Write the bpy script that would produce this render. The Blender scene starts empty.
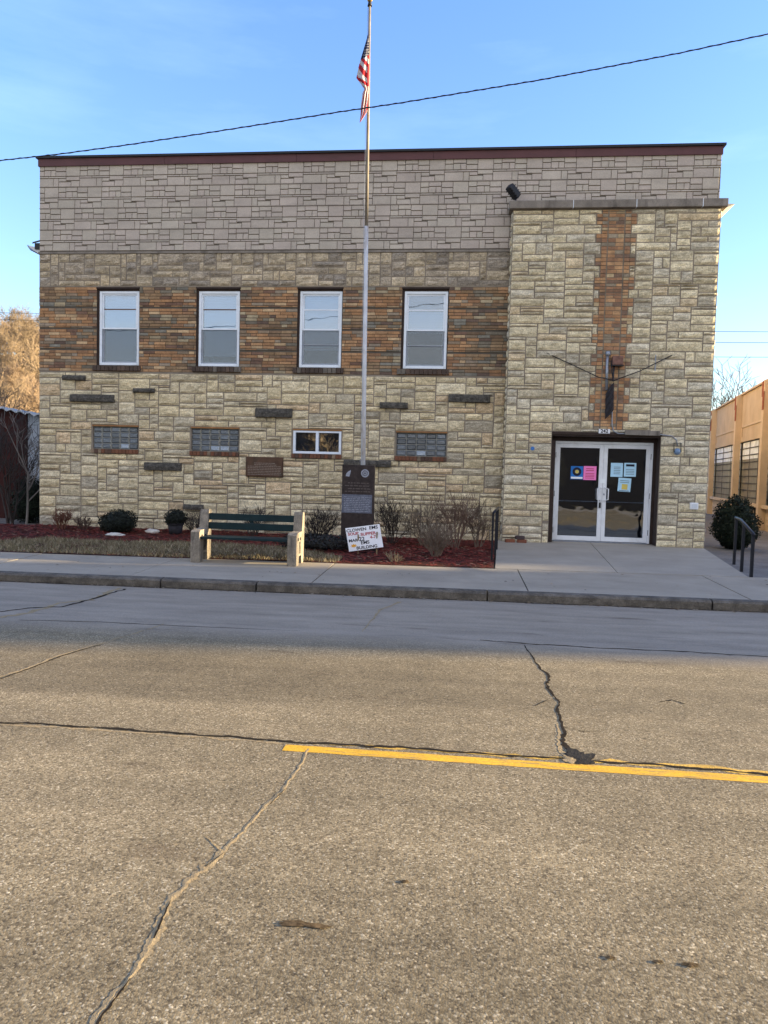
import bpy, math, random
from mathutils import Vector, Matrix, noise
random.seed(7)
PI = math.pi
sc = bpy.context.scene
COL = sc.collection

# ------------------------------------------------------------------ camera
F = 730.0; YAW = -.1042; PIT = -.0554; ROL = .0264
CAM = Vector((9.9654, -16.3969, 1.4324))
fw = Vector((math.sin(YAW)*math.cos(PIT), math.cos(YAW)*math.cos(PIT), math.sin(PIT)))
rt = Vector((math.cos(YAW), -math.sin(YAW), 0)); up = rt.cross(fw)
r2 = rt*math.cos(ROL)+up*math.sin(ROL); u2 = -rt*math.sin(ROL)+up*math.cos(ROL)
cd = bpy.data.cameras.new('camera'); cam = bpy.data.objects.new('camera', cd); COL.objects.link(cam)
cd.sensor_fit = 'VERTICAL'; cd.sensor_height = 36; cd.sensor_width = 27; cd.lens = 36*F/1024
cd.clip_end = 3000; cd.clip_start = .05
m = Matrix((r2, u2, -fw)).transposed().to_4x4(); m.translation = CAM
cam.matrix_world = m; sc.camera = cam

def ray(u, v): return fw + r2*((u-384)/F) - u2*((v-512)/F)
def at(u, v, Y):
    d = ray(u, v); return CAM + d*((Y-CAM.y)/d.y)
def atZ(u, v, Z):
    d = ray(u, v); return CAM + d*((Z-CAM.z)/d.z)

# ------------------------------------------------------------------ helpers
def tag(o, label=None, cat=None, group=None, kind=None):
    if label: o['label'] = label
    if cat: o['category'] = cat
    if group: o['group'] = group
    if kind: o['kind'] = kind
    return o

def thing(name, label, cat, loc=(0, 0, 0), group=None):
    o = bpy.data.objects.new(name, None); COL.objects.link(o)
    o.location = loc; o.empty_display_size = .2
    return tag(o, label, cat, group)

def origin_of(o):
    v = Vector((0, 0, 0))
    while o is not None:
        v += Vector(o.location); o = o.parent
    return v

class MB:
    def __init__(s): s.v = []; s.f = []; s.c = []; s.sm = []
    def quad(s, pts, c=(1, 1, 1), sm=False):
        n = len(s.v); s.v.extend([tuple(p) for p in pts]); s.f.append(tuple(range(n, n+len(pts)))); s.c.append(c); s.sm.append(sm)
    def box(s, x0, x1, y0, y1, z0, z1, c=(1, 1, 1)):
        if x1 < x0: x0, x1 = x1, x0
        if y1 < y0: y0, y1 = y1, y0
        if z1 < z0: z0, z1 = z1, z0
        n = len(s.v)
        s.v.extend([(x0,y0,z0),(x1,y0,z0),(x1,y1,z0),(x0,y1,z0),(x0,y0,z1),(x1,y0,z1),(x1,y1,z1),(x0,y1,z1)])
        for f in ((0,3,2,1),(4,5,6,7),(0,1,5,4),(1,2,6,5),(2,3,7,6),(3,0,4,7)):
            s.f.append(tuple(n+i for i in f)); s.c.append(c); s.sm.append(False)
        return s
    def obox(s, a, b, w, h, c=(1, 1, 1), upv=Vector((0, 0, 1))):
        """bar of section w x h from a to b"""
        a = Vector(a); b = Vector(b); d = (b-a).normalized()
        sx = d.cross(upv)
        if sx.length < 1e-4: sx = d.cross(Vector((1, 0, 0)))
        sx.normalize(); sz = sx.cross(d)
        n = len(s.v)
        for p in (a, b):
            for i, j in ((-1,-1),(1,-1),(1,1),(-1,1)):
                s.v.append(tuple(p+sx*(i*w/2)+sz*(j*h/2)))
        for f in ((0,3,2,1),(4,5,6,7),(0,1,5,4),(1,2,6,5),(2,3,7,6),(3,0,4,7)):
            s.f.append(tuple(n+i for i in f)); s.c.append(c); s.sm.append(False)
        return s
    def tube(s, pts, rad, n=8, c=(1, 1, 1), cap=True, sm=True):
        pts = [Vector(p) for p in pts]
        if not isinstance(rad, (list, tuple)): rad = [rad]*len(pts)
        base = len(s.v); ref = None
        for i, p in enumerate(pts):
            d = (pts[min(i+1, len(pts)-1)]-pts[max(i-1, 0)])
            if d.length < 1e-9: d = Vector((0, 0, 1))
            d.normalize()
            if ref is None:
                ref = d.cross(Vector((0, 1, 0)) if abs(d.y) < .9 else Vector((1, 0, 0))).normalized()
            ref = (ref-d*ref.dot(d)).normalized(); q = d.cross(ref)
            for k in range(n):
                a = 2*PI*k/n
                s.v.append(tuple(p+(ref*math.cos(a)+q*math.sin(a))*rad[i]))
        for i in range(len(pts)-1):
            for k in range(n):
                a = base+i*n+k; b = base+i*n+(k+1) % n
                s.f.append((a, b, b+n, a+n)); s.c.append(c); s.sm.append(sm)
        if cap and n > 2:
            s.f.append(tuple(base+k for k in reversed(range(n)))); s.c.append(c); s.sm.append(False)
            e = base+(len(pts)-1)*n
            s.f.append(tuple(e+k for k in range(n))); s.c.append(c); s.sm.append(False)
        return s
    def blob(s, cx, cy, cz, rx, ry, rz, n=10, k=6, amp=.12, seed=0, c=(1, 1, 1)):
        base = len(s.v)
        for j in range(k+1):
            t = PI*j/k
            for i in range(n):
                a = 2*PI*i/n
                d = Vector((math.sin(t)*math.cos(a), math.sin(t)*math.sin(a), math.cos(t)))
                q = 1+amp*noise.noise(d*1.7+Vector((seed, seed*2.3, 0)))*2
                s.v.append((cx+rx*d.x*q, cy+ry*d.y*q, cz+rz*d.z*q))
        for j in range(k):
            for i in range(n):
                a = base+j*n+i; b = base+j*n+(i+1) % n
                s.f.append((a, a+n, b+n, b)); s.c.append(c); s.sm.append(True)
        return s
    def build(s, name, mat, parent=None, origin=None, bevel=0):
        off = origin_of(parent) if parent else Vector(origin or (0, 0, 0))
        me = bpy.data.meshes.new(name)
        me.from_pydata([(a-off.x, b-off.y, c-off.z) for a, b, c in s.v], [], s.f)
        me.polygons.foreach_set('use_smooth', s.sm)
        ca = me.color_attributes.new('tone', 'FLOAT_COLOR', 'CORNER')
        buf = []
        for f, c in zip(s.f, s.c):
            buf.extend((c[0], c[1], c[2], 1.0)*len(f))
        ca.data.foreach_set('color', buf)
        me.materials.append(mat); me.update()
        o = bpy.data.objects.new(name, me); COL.objects.link(o)
        if parent: o.parent = parent
        else: o.location = off
        if bevel:
            b = o.modifiers.new('bevel', 'BEVEL'); b.width = bevel; b.segments = 2; b.limit_method = 'ANGLE'
        return o

def copy_tree(o, parent=None):
    c = o.copy(); COL.objects.link(c)
    if parent: c.parent = parent
    for ch in list(o.children): copy_tree(ch, c)
    return c

def text(name, body, size, mat, parent, loc, rot=(PI/2, 0, 0), align='CENTER', ext=.001, sx=1.0, offset=0.0):
    cu = bpy.data.curves.new(name, 'FONT'); cu.body = body; cu.size = size; cu.extrude = ext
    cu.align_x = align; cu.align_y = 'CENTER'; cu.offset = offset
    cu.materials.append(mat)
    o = bpy.data.objects.new(name, cu); COL.objects.link(o)
    bpy.context.view_layer.update()
    me = bpy.data.meshes.new_from_object(o.evaluated_get(bpy.context.evaluated_depsgraph_get())); me.name = name
    bpy.data.objects.remove(o); bpy.data.curves.remove(cu)
    if not me.materials: me.materials.append(mat)
    o = bpy.data.objects.new(name, me); COL.objects.link(o)
    o.parent = parent; o.location = Vector(loc)-origin_of(parent) ; o.rotation_euler = rot; o.scale = (sx, 1, 1)
    return o

# ------------------------------------------------------------------ materials
def mat(name, col=(.5, .5, .5), rough=.8, var=.15, vscale=3.0, bump=.0, bscale=30.0, metallic=0, attr=False,
        dirt=None, dscale=(1.5, 1.5, 1.5), damt=.5, spec=.25, fine=0.0, fscale=80.0, coord='Object', bdist=.01):
    m = bpy.data.materials.new(name); m.use_nodes = True
    nt = m.node_tree; N = nt.nodes; L = nt.links; b = N['Principled BSDF']
    b.inputs['Roughness'].default_value = rough; b.inputs['Metallic'].default_value = metallic
    b.inputs['Specular IOR Level'].default_value = spec
    tc = N.new('ShaderNodeTexCoord'); co = tc.outputs[coord]
    if attr:
        a = N.new('ShaderNodeVertexColor'); a.layer_name = 'tone'
        mx = N.new('ShaderNodeMix'); mx.data_type = 'RGBA'; mx.blend_type = 'MULTIPLY'; mx.inputs[0].default_value = 1
        L.new(a.outputs['Color'], mx.inputs[6]); mx.inputs[7].default_value = (*col, 1); base = mx.outputs[2]
    else:
        r = N.new('ShaderNodeRGB'); r.outputs[0].default_value = (*col, 1); base = r.outputs[0]
    def nz(scale, detail=4, rgh=.6):
        n = N.new('ShaderNodeTexNoise'); n.inputs['Scale'].default_value = scale
        n.inputs['Detail'].default_value = detail; n.inputs['Roughness'].default_value = rgh
        L.new(co, n.inputs['Vector']); return n
    def mul(base, src, lo, hi, a=.3, bb=.7):
        mr = N.new('ShaderNodeMapRange'); mr.inputs[1].default_value = a; mr.inputs[2].default_value = bb
        mr.inputs[3].default_value = lo; mr.inputs[4].default_value = hi
        L.new(src, mr.inputs[0])
        x = N.new('ShaderNodeMix'); x.data_type = 'RGBA'; x.blend_type = 'MULTIPLY'; x.inputs[0].default_value = 1
        L.new(base, x.inputs[6]); L.new(mr.outputs[0], x.inputs[7]); return x.outputs[2]
    if var: base = mul(base, nz(vscale).outputs['Fac'], 1-var, 1+var)
    if fine: base = mul(base, nz(fscale, 2).outputs['Fac'], 1-fine, 1+fine)
    if dirt:
        mp = N.new('ShaderNodeMapping'); mp.inputs['Scale'].default_value = dscale; L.new(co, mp.inputs['Vector'])
        n = N.new('ShaderNodeTexNoise'); n.inputs['Scale'].default_value = 1; n.inputs['Detail'].default_value = 6; n.inputs['Roughness'].default_value = .7
        L.new(mp.outputs[0], n.inputs['Vector'])
        mr = N.new('ShaderNodeMapRange'); mr.inputs[1].default_value = .5; mr.inputs[2].default_value = .72
        mr.inputs[3].default_value = 0; mr.inputs[4].default_value = damt; L.new(n.outputs['Fac'], mr.inputs[0])
        x = N.new('ShaderNodeMix'); x.data_type = 'RGBA'; L.new(mr.outputs[0], x.inputs[0]); L.new(base, x.inputs[6]); x.inputs[7].default_value = (*dirt, 1)
        base = x.outputs[2]
    L.new(base, b.inputs['Base Color'])
    if bump:
        n = nz(bscale, 5, .65); bp = N.new('ShaderNodeBump'); bp.inputs['Strength'].default_value = bump; bp.inputs['Distance'].default_value = bdist
        L.new(n.outputs['Fac'], bp.inputs['Height']); L.new(bp.outputs[0], b.inputs['Normal'])
    return m

def glassmat(name, tint=(1, 1, 1), refl=.12, rough=.02, wav=.0):
    m = bpy.data.materials.new(name); m.use_nodes = True
    nt = m.node_tree; N = nt.nodes; L = nt.links; N.remove(N['Principled BSDF'])
    out = N['Material Output']; t = N.new('ShaderNodeBsdfTransparent'); t.inputs[0].default_value = (*tint, 1)
    g = N.new('ShaderNodeBsdfGlossy'); g.inputs['Roughness'].default_value = rough
    fr = N.new('ShaderNodeFresnel'); fr.inputs[0].default_value = 1.5
    ad = N.new('ShaderNodeMath'); ad.operation = 'ADD'; ad.use_clamp = True; ad.inputs[1].default_value = refl; L.new(fr.outputs[0], ad.inputs[0])
    mx = N.new('ShaderNodeMixShader'); L.new(ad.outputs[0], mx.inputs[0]); L.new(t.outputs[0], mx.inputs[1]); L.new(g.outputs[0], mx.inputs[2])
    if wav:
        tc = N.new('ShaderNodeTexCoord'); n = N.new('ShaderNodeTexNoise'); n.inputs['Scale'].default_value = 2.2; L.new(tc.outputs['Object'], n.inputs['Vector'])
        bp = N.new('ShaderNodeBump'); bp.inputs['Strength'].default_value = wav; bp.inputs['Distance'].default_value = .02
        L.new(n.outputs['Fac'], bp.inputs['Height']); L.new(bp.outputs[0], g.inputs['Normal'])
    L.new(mx.outputs[0], out.inputs[0]); return m

M = {}
def stonemat(name, dirt, dscale, damt, wlo=.5, gain=1.0):
    m = mat(name, (gain, gain, gain), .93, .20, 5, 0, 22, attr=True, dirt=dirt, dscale=dscale, damt=damt, fine=.28, fscale=38, spec=.15)
    nt = m.node_tree; N = nt.nodes; L = nt.links; b = N['Principled BSDF']; tc = N['Texture Coordinate']
    old = b.inputs['Base Color'].links[0].from_socket
    mp = N.new('ShaderNodeMapping'); mp.inputs['Scale'].default_value = (5, 5, 17); L.new(tc.outputs['Object'], mp.inputs['Vector'])
    n1 = N.new('ShaderNodeTexNoise'); n1.inputs['Scale'].default_value = 1; n1.inputs['Detail'].default_value = 6; n1.inputs['Roughness'].default_value = .65; n1.inputs['Distortion'].default_value = .6
    L.new(mp.outputs[0], n1.inputs['Vector'])
    # dark fissures where the noise crosses its middle value
    a = N.new('ShaderNodeMath'); a.operation = 'SUBTRACT'; L.new(n1.outputs['Fac'], a.inputs[0]); a.inputs[1].default_value = .5
    c = N.new('ShaderNodeMath'); c.operation = 'ABSOLUTE'; L.new(a.outputs[0], c.inputs[0])
    r = N.new('ShaderNodeMapRange'); L.new(c.outputs[0], r.inputs[0]); r.inputs[1].default_value = 0; r.inputs[2].default_value = .035; r.inputs[3].default_value = .72; r.inputs[4].default_value = 1.03
    x = N.new('ShaderNodeMix'); x.data_type = 'RGBA'; x.blend_type = 'MULTIPLY'; x.inputs[0].default_value = 1; L.new(old, x.inputs[6]); L.new(r.outputs[0], x.inputs[7])
    L.new(x.outputs[2], b.inputs['Base Color'])
    bp = N.new('ShaderNodeBump'); bp.inputs['Strength'].default_value = 1; bp.inputs['Distance'].default_value = .04
    ad = N.new('ShaderNodeMath'); ad.operation = 'MULTIPLY_ADD'; L.new(r.outputs[0], ad.inputs[0]); ad.inputs[1].default_value = .35; L.new(n1.outputs['Fac'], ad.inputs[2])
    L.new(ad.outputs[0], bp.inputs['Height']); L.new(bp.outputs[0], b.inputs['Normal'])
    return m
M['stone'] = stonemat('stone', (.16, .14, .11), (1.3, 1.3, 5), .42)
M['stone_tower'] = stonemat('tower stone', (.16, .145, .12), (.9, .9, 3.4), .45)
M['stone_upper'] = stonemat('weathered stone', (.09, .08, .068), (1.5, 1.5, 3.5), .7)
M['mortar'] = mat('mortar', (.225, .19, .15), .95, .2, 4, .4, 60, dirt=(.08, .07, .06), damt=.6)
M['brick'] = mat('brick', (1, 1, 1), .9, .2, 9, .4, 60, attr=True, dirt=(.06, .055, .05), dscale=(.9, .9, 2.5), damt=.5, fine=.2, fscale=60, spec=.2)
M['brick_mortar'] = mat('brick mortar', (.10, .085, .07), .95, .2, 5, .3, 60)
M['siding'] = mat('siding', (1, 1, 1), .85, .1, 2, .25, 50, attr=True, dirt=(.16, .14, .125), dscale=(.5, .5, 3), damt=.4, fine=.12, fscale=50, spec=.25)
M['groove'] = mat('siding groove', (.17, .15, .13), .9, .1)
M['maroon'] = mat('maroon flashing', (.10, .042, .046), .55, .12, 2, .1, 20, dirt=(.05, .03, .03), dscale=(1, 1, 6), damt=.5)
M['blackmetal'] = mat('black metal', (.018, .019, .023), .5, .15, 5, .1, 40)
M['coping'] = mat('coping stone', (.21, .185, .16), .9, .25, 3, .5, 30, dirt=(.04, .035, .03), dscale=(4, 4, 1), damt=.7, fine=.2)
M['darkstone'] = mat('dark stone', (.085, .078, .068), .95, .4, 14, 1, 30, dirt=(.26, .24, .20), dscale=(9, 9, 16), damt=.6, bdist=.05, fine=.4, fscale=30)
M['vinyl'] = mat('white vinyl', (.72, .78, .86), .4, .04, 2, dirt=(.4, .4, .38), dscale=(2, 2, 5), damt=.3)
M['alum'] = mat('white aluminium', (.74, .76, .79), .45, .05, 2, dirt=(.35, .33, .3), dscale=(3, 3, 2), damt=.35)
def screenmat():
    m = bpy.data.materials.new('insect screen'); m.use_nodes = True; nt = m.node_tree; N = nt.nodes; L = nt.links; N.remove(N['Principled BSDF'])
    t = N.new('ShaderNodeBsdfTransparent'); d = N.new('ShaderNodeBsdfDiffuse'); d.inputs[0].default_value = (.05, .062, .08, 1)
    mx = N.new('ShaderNodeMixShader'); mx.inputs[0].default_value = .40; L.new(t.outputs[0], mx.inputs[1]); L.new(d.outputs[0], mx.inputs[2]); L.new(mx.outputs[0], N['Material Output'].inputs[0]); return m
M['screen'] = screenmat()
M['glass'] = glassmat('window glass', (.72, .85, .98), .22, .015, .08)
M['doorglass'] = glassmat('door glass', (.62, .70, .78), .17, .02, .15)
M['blockglass'] = mat('glass block', (.10, .15, .20), .12, .35, 14, .6, 18, spec=1.0, bdist=.01)
M['blockjoint'] = mat('block joint', (.24, .24, .22), .9, .15, 6)
M['blind'] = mat('blind', (.78, .80, .80), .8, .05, 3)
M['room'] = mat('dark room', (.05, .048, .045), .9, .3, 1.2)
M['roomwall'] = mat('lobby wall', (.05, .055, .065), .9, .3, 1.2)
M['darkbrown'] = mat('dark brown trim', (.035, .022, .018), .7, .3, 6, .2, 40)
M['roof'] = mat('roofing', (.08, .08, .08), .9, .2)
M['sidewall'] = mat('painted side wall', (.62, .56, .46), .9, .08, 1, .3, 20)
M['soffit'] = mat('soffit', (.62, .58, .5), .7, .08)
M['gutter'] = mat('gutter', (.55, .58, .62), .4, .1)
M['bronze'] = mat('bronze plaque', (.11, .065, .045), .45, .3, 5, .15, 60, metallic=.6, dirt=(.04, .045, .04), dscale=(4, 4, 4), damt=.7)
M['bronzeline'] = mat('bronze lettering', (.26, .22, .19), .45, .1, metallic=.5)
M['granite'] = mat('dark granite', (.032, .024, .024), .35, .35, 10, 0, dirt=(.07, .055, .05), dscale=(5, 5, 5), damt=.5, fine=.3, fscale=120)
M['granite_grey'] = mat('etched granite', (.115, .125, .165), .5, .3, 12, 0, dirt=(.05, .055, .08), dscale=(18, 18, 22), damt=.6, fine=.3, fscale=140)
M['etch'] = mat('etching', (.30, .32, .38), .7, .2, 20)
M['etchdim'] = mat('faint etching', (.11, .09, .085), .7, .2, 20)
M['pole'] = mat('flagpole paint', (.50, .51, .53), .45, .12, 4, .1, 30, dirt=(.25, .17, .12), dscale=(14, 14, 2.5), damt=.8)
M['pole_sunlit'] = mat('sunlit weathered pole paint', (.21, .185, .155), .55, .25, 5, .2, 30, dirt=(.12, .075, .05), dscale=(14, 14, 3), damt=.8)  # darker copy of the pole paint: sunlit tan tone put into the colour
M['gold'] = mat('gilded ball', (.5, .35, .12), .4, .1, metallic=.8)
M['flag'] = mat('flag cloth', (1, 1, 1), .75, .06, 6, attr=True)
M['greenslat'] = mat('green bench slat', (.005, .020, .024), .5, .25, 6, .3, 30, dirt=(.02, .035, .035), dscale=(3, 3, 9), damt=.5)
M['concrete_bench'] = mat('bench concrete', (.25, .215, .17), .92, .3, 7, .8, 30, dirt=(.075, .07, .065), dscale=(13, 13, 3), damt=.95, fine=.2)
M['signboard'] = mat('white signboard', (.80, .82, .86), .6, .05, 4)
M['ink'] = mat('black ink', (.015, .016, .03), .7, 0)
M['redink'] = mat('red ink', (.42, .035, .05), .7, .1)
M['orangeink'] = mat('orange ink', (.75, .36, .04), .7, .1)
M['wood'] = mat('wooden stake', (.25, .18, .11), .9, .2)
M['paper_blue'] = mat('pale blue paper', (.42, .66, .82), .7, .05)
M['poster_blue'] = mat('blue poster', (.02, .16, .50), .6, .1)
M['paper_pink'] = mat('pink paper', (.86, .22, .52), .7, .05)
M['paper_white'] = mat('white paper', (.8, .84, .86), .7, .03)
M['paper_yellow'] = mat('yellow ink', (.60, .48, .12), .7, .1)
M['greyink'] = mat('grey ink', (.16, .22, .27), .7, .1)
M['blacktint'] = mat('rolled cloth', (.028, .026, .03), .85, .3, 12, .4, 20)
M['steel'] = mat('galvanised steel', (.30, .33, .38), .45, .3, 9, .1, 20, metallic=.6, dirt=(.12, .07, .05), dscale=(9, 9, 9), damt=.6)
M['rust'] = mat('rusty metal', (.17, .09, .07), .8, .4, 12, .3, 50)
M['blueglobe'] = mat('blue grey globe', (.16, .24, .36), .25, .1)
M['rail'] = mat('black iron', (.012, .013, .018), .4, .2, 6)
M['mulch_base'] = mat('mulch soil', (.075, .021, .015), .95, .35, 12, 1, 45, bdist=.03)
M['mulch'] = mat('mulch chips', (1, 1, 1), .9, .3, 15, attr=True)
M['lawn_base'] = mat('lawn soil', (.055, .05, .03), .95, .4, 8, 1, 50, bdist=.02)
M['blade'] = mat('grass blades', (1, 1, 1), .85, .25, 3, attr=True, spec=.2)
M['twig'] = mat('bare twigs', (1, 1, 1), .9, .2, 9, attr=True, spec=.2)
M['bark'] = mat('bark', (.15, .125, .10), .95, .3, 8, .6, 25)
M['leaf'] = mat('evergreen leaves', (1, 1, 1), .75, .2, 6, attr=True, spec=.3)
M['rock'] = mat('pale rock', (.52, .49, .44), .9, .2, 8, .6, 20, bdist=.02)
M['terrain'] = mat('terrain grass', (.14, .12, .065), .95, .35, .35, .5, 5, dirt=(.07, .06, .035), dscale=(.2, .2, .2), damt=.6)
M['hill'] = mat('hill grass', (.17, .115, .06), .95, .25, .5, .6, 3, dirt=(.16, .09, .05), dscale=(.35, .35, .9), damt=.75, bdist=.3)
M['gravel'] = mat('grey gravel yard', (.16, .145, .13), .95, .25, 2, .8, 40, fine=.3, fscale=60)
M['wire'] = mat('black cable', (.02, .02, .022), .6, 0)
M['orange_wall'] = mat('orange painted masonry', (.54, .39, .24), .85, .10, 1.5, .3, 25, dirt=(.42, .22, .10), dscale=(1.2, 1.2, .5), damt=.45)
M['orange_light'] = mat('orange painted ledge', (.58, .425, .27), .85, .1, 2)
M['paleblock'] = mat('pale glazing', (.80, .80, .77), .6, .15, 2, dirt=(.28, .25, .19), dscale=(2, 2, 3), damt=.5)
M['olivepane'] = mat('olive glazing', (.17, .145, .105), .45, .3, 2.5, dirt=(.28, .24, .17), dscale=(2, 2, 2), damt=.5)
M['redboard'] = mat('dark red siding', (.042, .011, .009), .85, .3, 5, .3, 20, dirt=(.02, .015, .015), dscale=(2, 2, 2), damt=.6)
M['corrugated'] = mat('corrugated steel', (.42, .46, .52), .5, .2, 3, 0, dirt=(.2, .15, .12), dscale=(5, 5, 2), damt=.4)
M['farbrick'] = mat('far brick', (.03, .029, .033), .9, .2, 1, .2, 10)
M['fartrim'] = mat('far trim', (.4, .38, .34), .8, .1)
M['kerb'] = mat('kerb concrete', (.13, .112, .09), .93, .45, 6, 1, 28, dirt=(.055, .05, .045), dscale=(3, 3, 7), damt=.8, fine=.25, bdist=.02)
M['joint'] = mat('joint', (.03, .028, .025), .95, .2)

# --- concrete for walk and slab
def concrete(name, col, col2):
    m = mat(name, col, .9, .12, 1.2, .35, 90, dirt=col2, dscale=(.5, 1.6, 1), damt=.5, fine=.12, fscale=120, coord='Object', bdist=.004)
    return m
M['walk'] = concrete('walk concrete', (.33, .285, .22), (.20, .17, .13))
M['slab'] = concrete('slab concrete', (.34, .30, .24), (.24, .21, .17))

# --- asphalt: chip seal with voronoi stones
def asphalt():
    m = bpy.data.materials.new('chip seal asphalt'); m.use_nodes = True
    nt = m.node_tree; N = nt.nodes; L = nt.links; b = N['Principled BSDF']; b.inputs['Roughness'].default_value = .88
    b.inputs['Specular IOR Level'].default_value = .25
    tc = N.new('ShaderNodeTexCoord'); co = tc.outputs['Object']
    def vor(scale, feat='F1'):
        v = N.new('ShaderNodeTexVoronoi'); v.inputs['Scale'].default_value = scale; v.feature = feat; L.new(co, v.inputs['Vector']); return v
    def nz(scale, d=4, mpv=None, r=.6):
        n = N.new('ShaderNodeTexNoise'); n.inputs['Scale'].default_value = scale; n.inputs['Detail'].default_value = d; n.inputs['Roughness'].default_value = r
        if mpv:
            mp = N.new('ShaderNodeMapping'); mp.inputs['Scale'].default_value = mpv; L.new(co, mp.inputs['Vector']); L.new(mp.outputs[0], n.inputs['Vector'])
        else: L.new(co, n.inputs['Vector'])
        return n
    def ramp(src, stops):
        r = N.new('ShaderNodeValToRGB'); L.new(src, r.inputs[0])
        while len(r.color_ramp.elements) < len(stops): r.color_ramp.elements.new(.5)
        for e, (p, c) in zip(r.color_ramp.elements, stops): e.position = p; e.color = (*c, 1)
        return r.outputs[0]
    def mix(a, bb, fac, mode='MIX'):
        x = N.new('ShaderNodeMix'); x.data_type = 'RGBA'; x.blend_type = mode
        for s, i in ((fac, 0), (a, 6), (bb, 7)):
            if isinstance(s, (int, float)): x.inputs[i].default_value = s
            elif isinstance(s, tuple): x.inputs[i].default_value = (*s, 1)
            else: L.new(s, x.inputs[i])
        return x.outputs[2]
    def rng(src, a, bb, c, d):
        mr = N.new('ShaderNodeMapRange'); L.new(src, mr.inputs[0])
        for i, v in enumerate((a, bb, c, d)): mr.inputs[1+i].default_value = v
        return mr.outputs[0]
    dn = nz(55, 3)
    dm = N.new('ShaderNodeMix'); dm.data_type = 'VECTOR'; dm.inputs[0].default_value = .016; L.new(co, dm.inputs[4]); L.new(dn.outputs['Color'], dm.inputs[5])
    v1 = vor(125); v2 = vor(60)
    for v_ in (v1, v2): L.new(dm.outputs[1], v_.inputs['Vector'])
    sep = N.new('ShaderNodeSeparateColor'); L.new(v1.outputs['Color'], sep.inputs[0])
    chips = ramp(sep.outputs[0], [(0, (.105, .08, .048)), (.3, (.225, .175, .10)), (.7, (.285, .225, .133)), (.93, (.37, .30, .185)), (1, (.56, .47, .32))])
    sep2 = N.new('ShaderNodeSeparateColor'); L.new(v2.outputs['Color'], sep2.inputs[0])
    big = ramp(sep2.outputs[0], [(0, (.8, .8, .8)), (.5, (1, 1, 1)), (.94, (1.05, 1.05, 1.05)), (1, (1.3, 1.25, 1.2))])
    col = mix(chips, big, .8, 'MULTIPLY')
    gap = rng(v1.outputs['Distance'], .35, .8, 1, .78)
    col = mix(col, gap, 1, 'MULTIPLY')
    col = mix(col, rng(nz(.6, 5).outputs['Fac'], .3, .7, .84, 1.13), 1, 'MULTIPLY')
    col = mix(col, rng(nz(5, 4).outputs['Fac'], .3, .7, .90, 1.1), 1, 'MULTIPLY')
    # long streaks along the street from wheels
    col = mix(col, rng(nz(1, 4, (.10, 1.5, 1)).outputs['Fac'], .35, .68, .74, 1.17), 1, 'MULTIPLY')
    # older, smoother grey lane strip beside the kerb
    sx = N.new('ShaderNodeSeparateXYZ'); L.new(co, sx.inputs[0])
    ed = N.new('ShaderNodeMath'); ed.operation = 'ADD'; L.new(sx.outputs[1], ed.inputs[0]); L.new(rng(nz(1.2).outputs['Fac'], 0, 1, -.12, .12), ed.inputs[1])
    strip = rng(ed.outputs[0], -9.75, -9.0, 0, 1)
    smooth = mix((.325, .275, .215), rng(nz(3, 6, (.35, 1.5, 1)).outputs['Fac'], .3, .7, .74, 1.16), 1, 'MULTIPLY')
    smooth = mix(smooth, rng(nz(60, 3).outputs['Fac'], .3, .7, .84, 1.16), 1, 'MULTIPLY')
    stripm = N.new('ShaderNodeMath'); stripm.operation = 'MULTIPLY'; L.new(strip, stripm.inputs[0]); stripm.inputs[1].default_value = .8
    col = mix(col, smooth, stripm.outputs[0])
    # brown stains
    st = nz(1, 5, (.9, 4.5, 1)); col = mix(col, (.085, .055, .03), rng(st.outputs['Fac'], .63, .76, 0, .6))
    L.new(col, b.inputs['Base Color'])
    # bump
    h = N.new('ShaderNodeMath'); h.operation = 'MULTIPLY_ADD'; L.new(v1.outputs['Distance'], h.inputs[0]); h.inputs[1].default_value = -.6
    L.new(nz(45, 4).outputs['Fac'], h.inputs[2])
    h2 = N.new('ShaderNodeMath'); h2.operation = 'MULTIPLY_ADD'; L.new(v2.outputs['Distance'], h2.inputs[0]); h2.inputs[1].default_value = -.35; L.new(h.outputs[0], h2.inputs[2])
    bp = N.new('ShaderNodeBump'); bp.inputs['Distance'].default_value = .006
    L.new(rng(strip, 0, 1, .22, .10), bp.inputs['Strength'])
    L.new(h2.outputs[0], bp.inputs['Height']); L.new(bp.outputs[0], b.inputs['Normal'])
    return m
M['asphalt'] = asphalt()
def paint():
    m = mat('yellow road paint', (.72, .40, .035), .8, .12, 3, .4, 70, dirt=(.22, .17, .10), dscale=(5, 26, 4), damt=1.0, fine=.2, fscale=90, bdist=.004)
    return m
M['yellow'] = paint()
M['yellow_worn'] = mat('worn yellow paint', (.55, .34, .07), .85, .2, 5, .5, 60, dirt=(.15, .12, .08), dscale=(2, 20, 4), damt=1, fine=.3, fscale=90)
M['crack_dark'] = mat('dark crack', (.03, .024, .018), .98, .3, 9, spec=.05)
M['crack_tan'] = mat('sandy crack filler', (.34, .26, .15), .95, .25, 9, .8, 60, dirt=(.10, .075, .045), dscale=(9, 9, 9), damt=.8, spec=.1)
M['patch'] = mat('black patch', (.03, .028, .026), .95, .3, 20, .8, 50, spec=.1)

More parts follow.
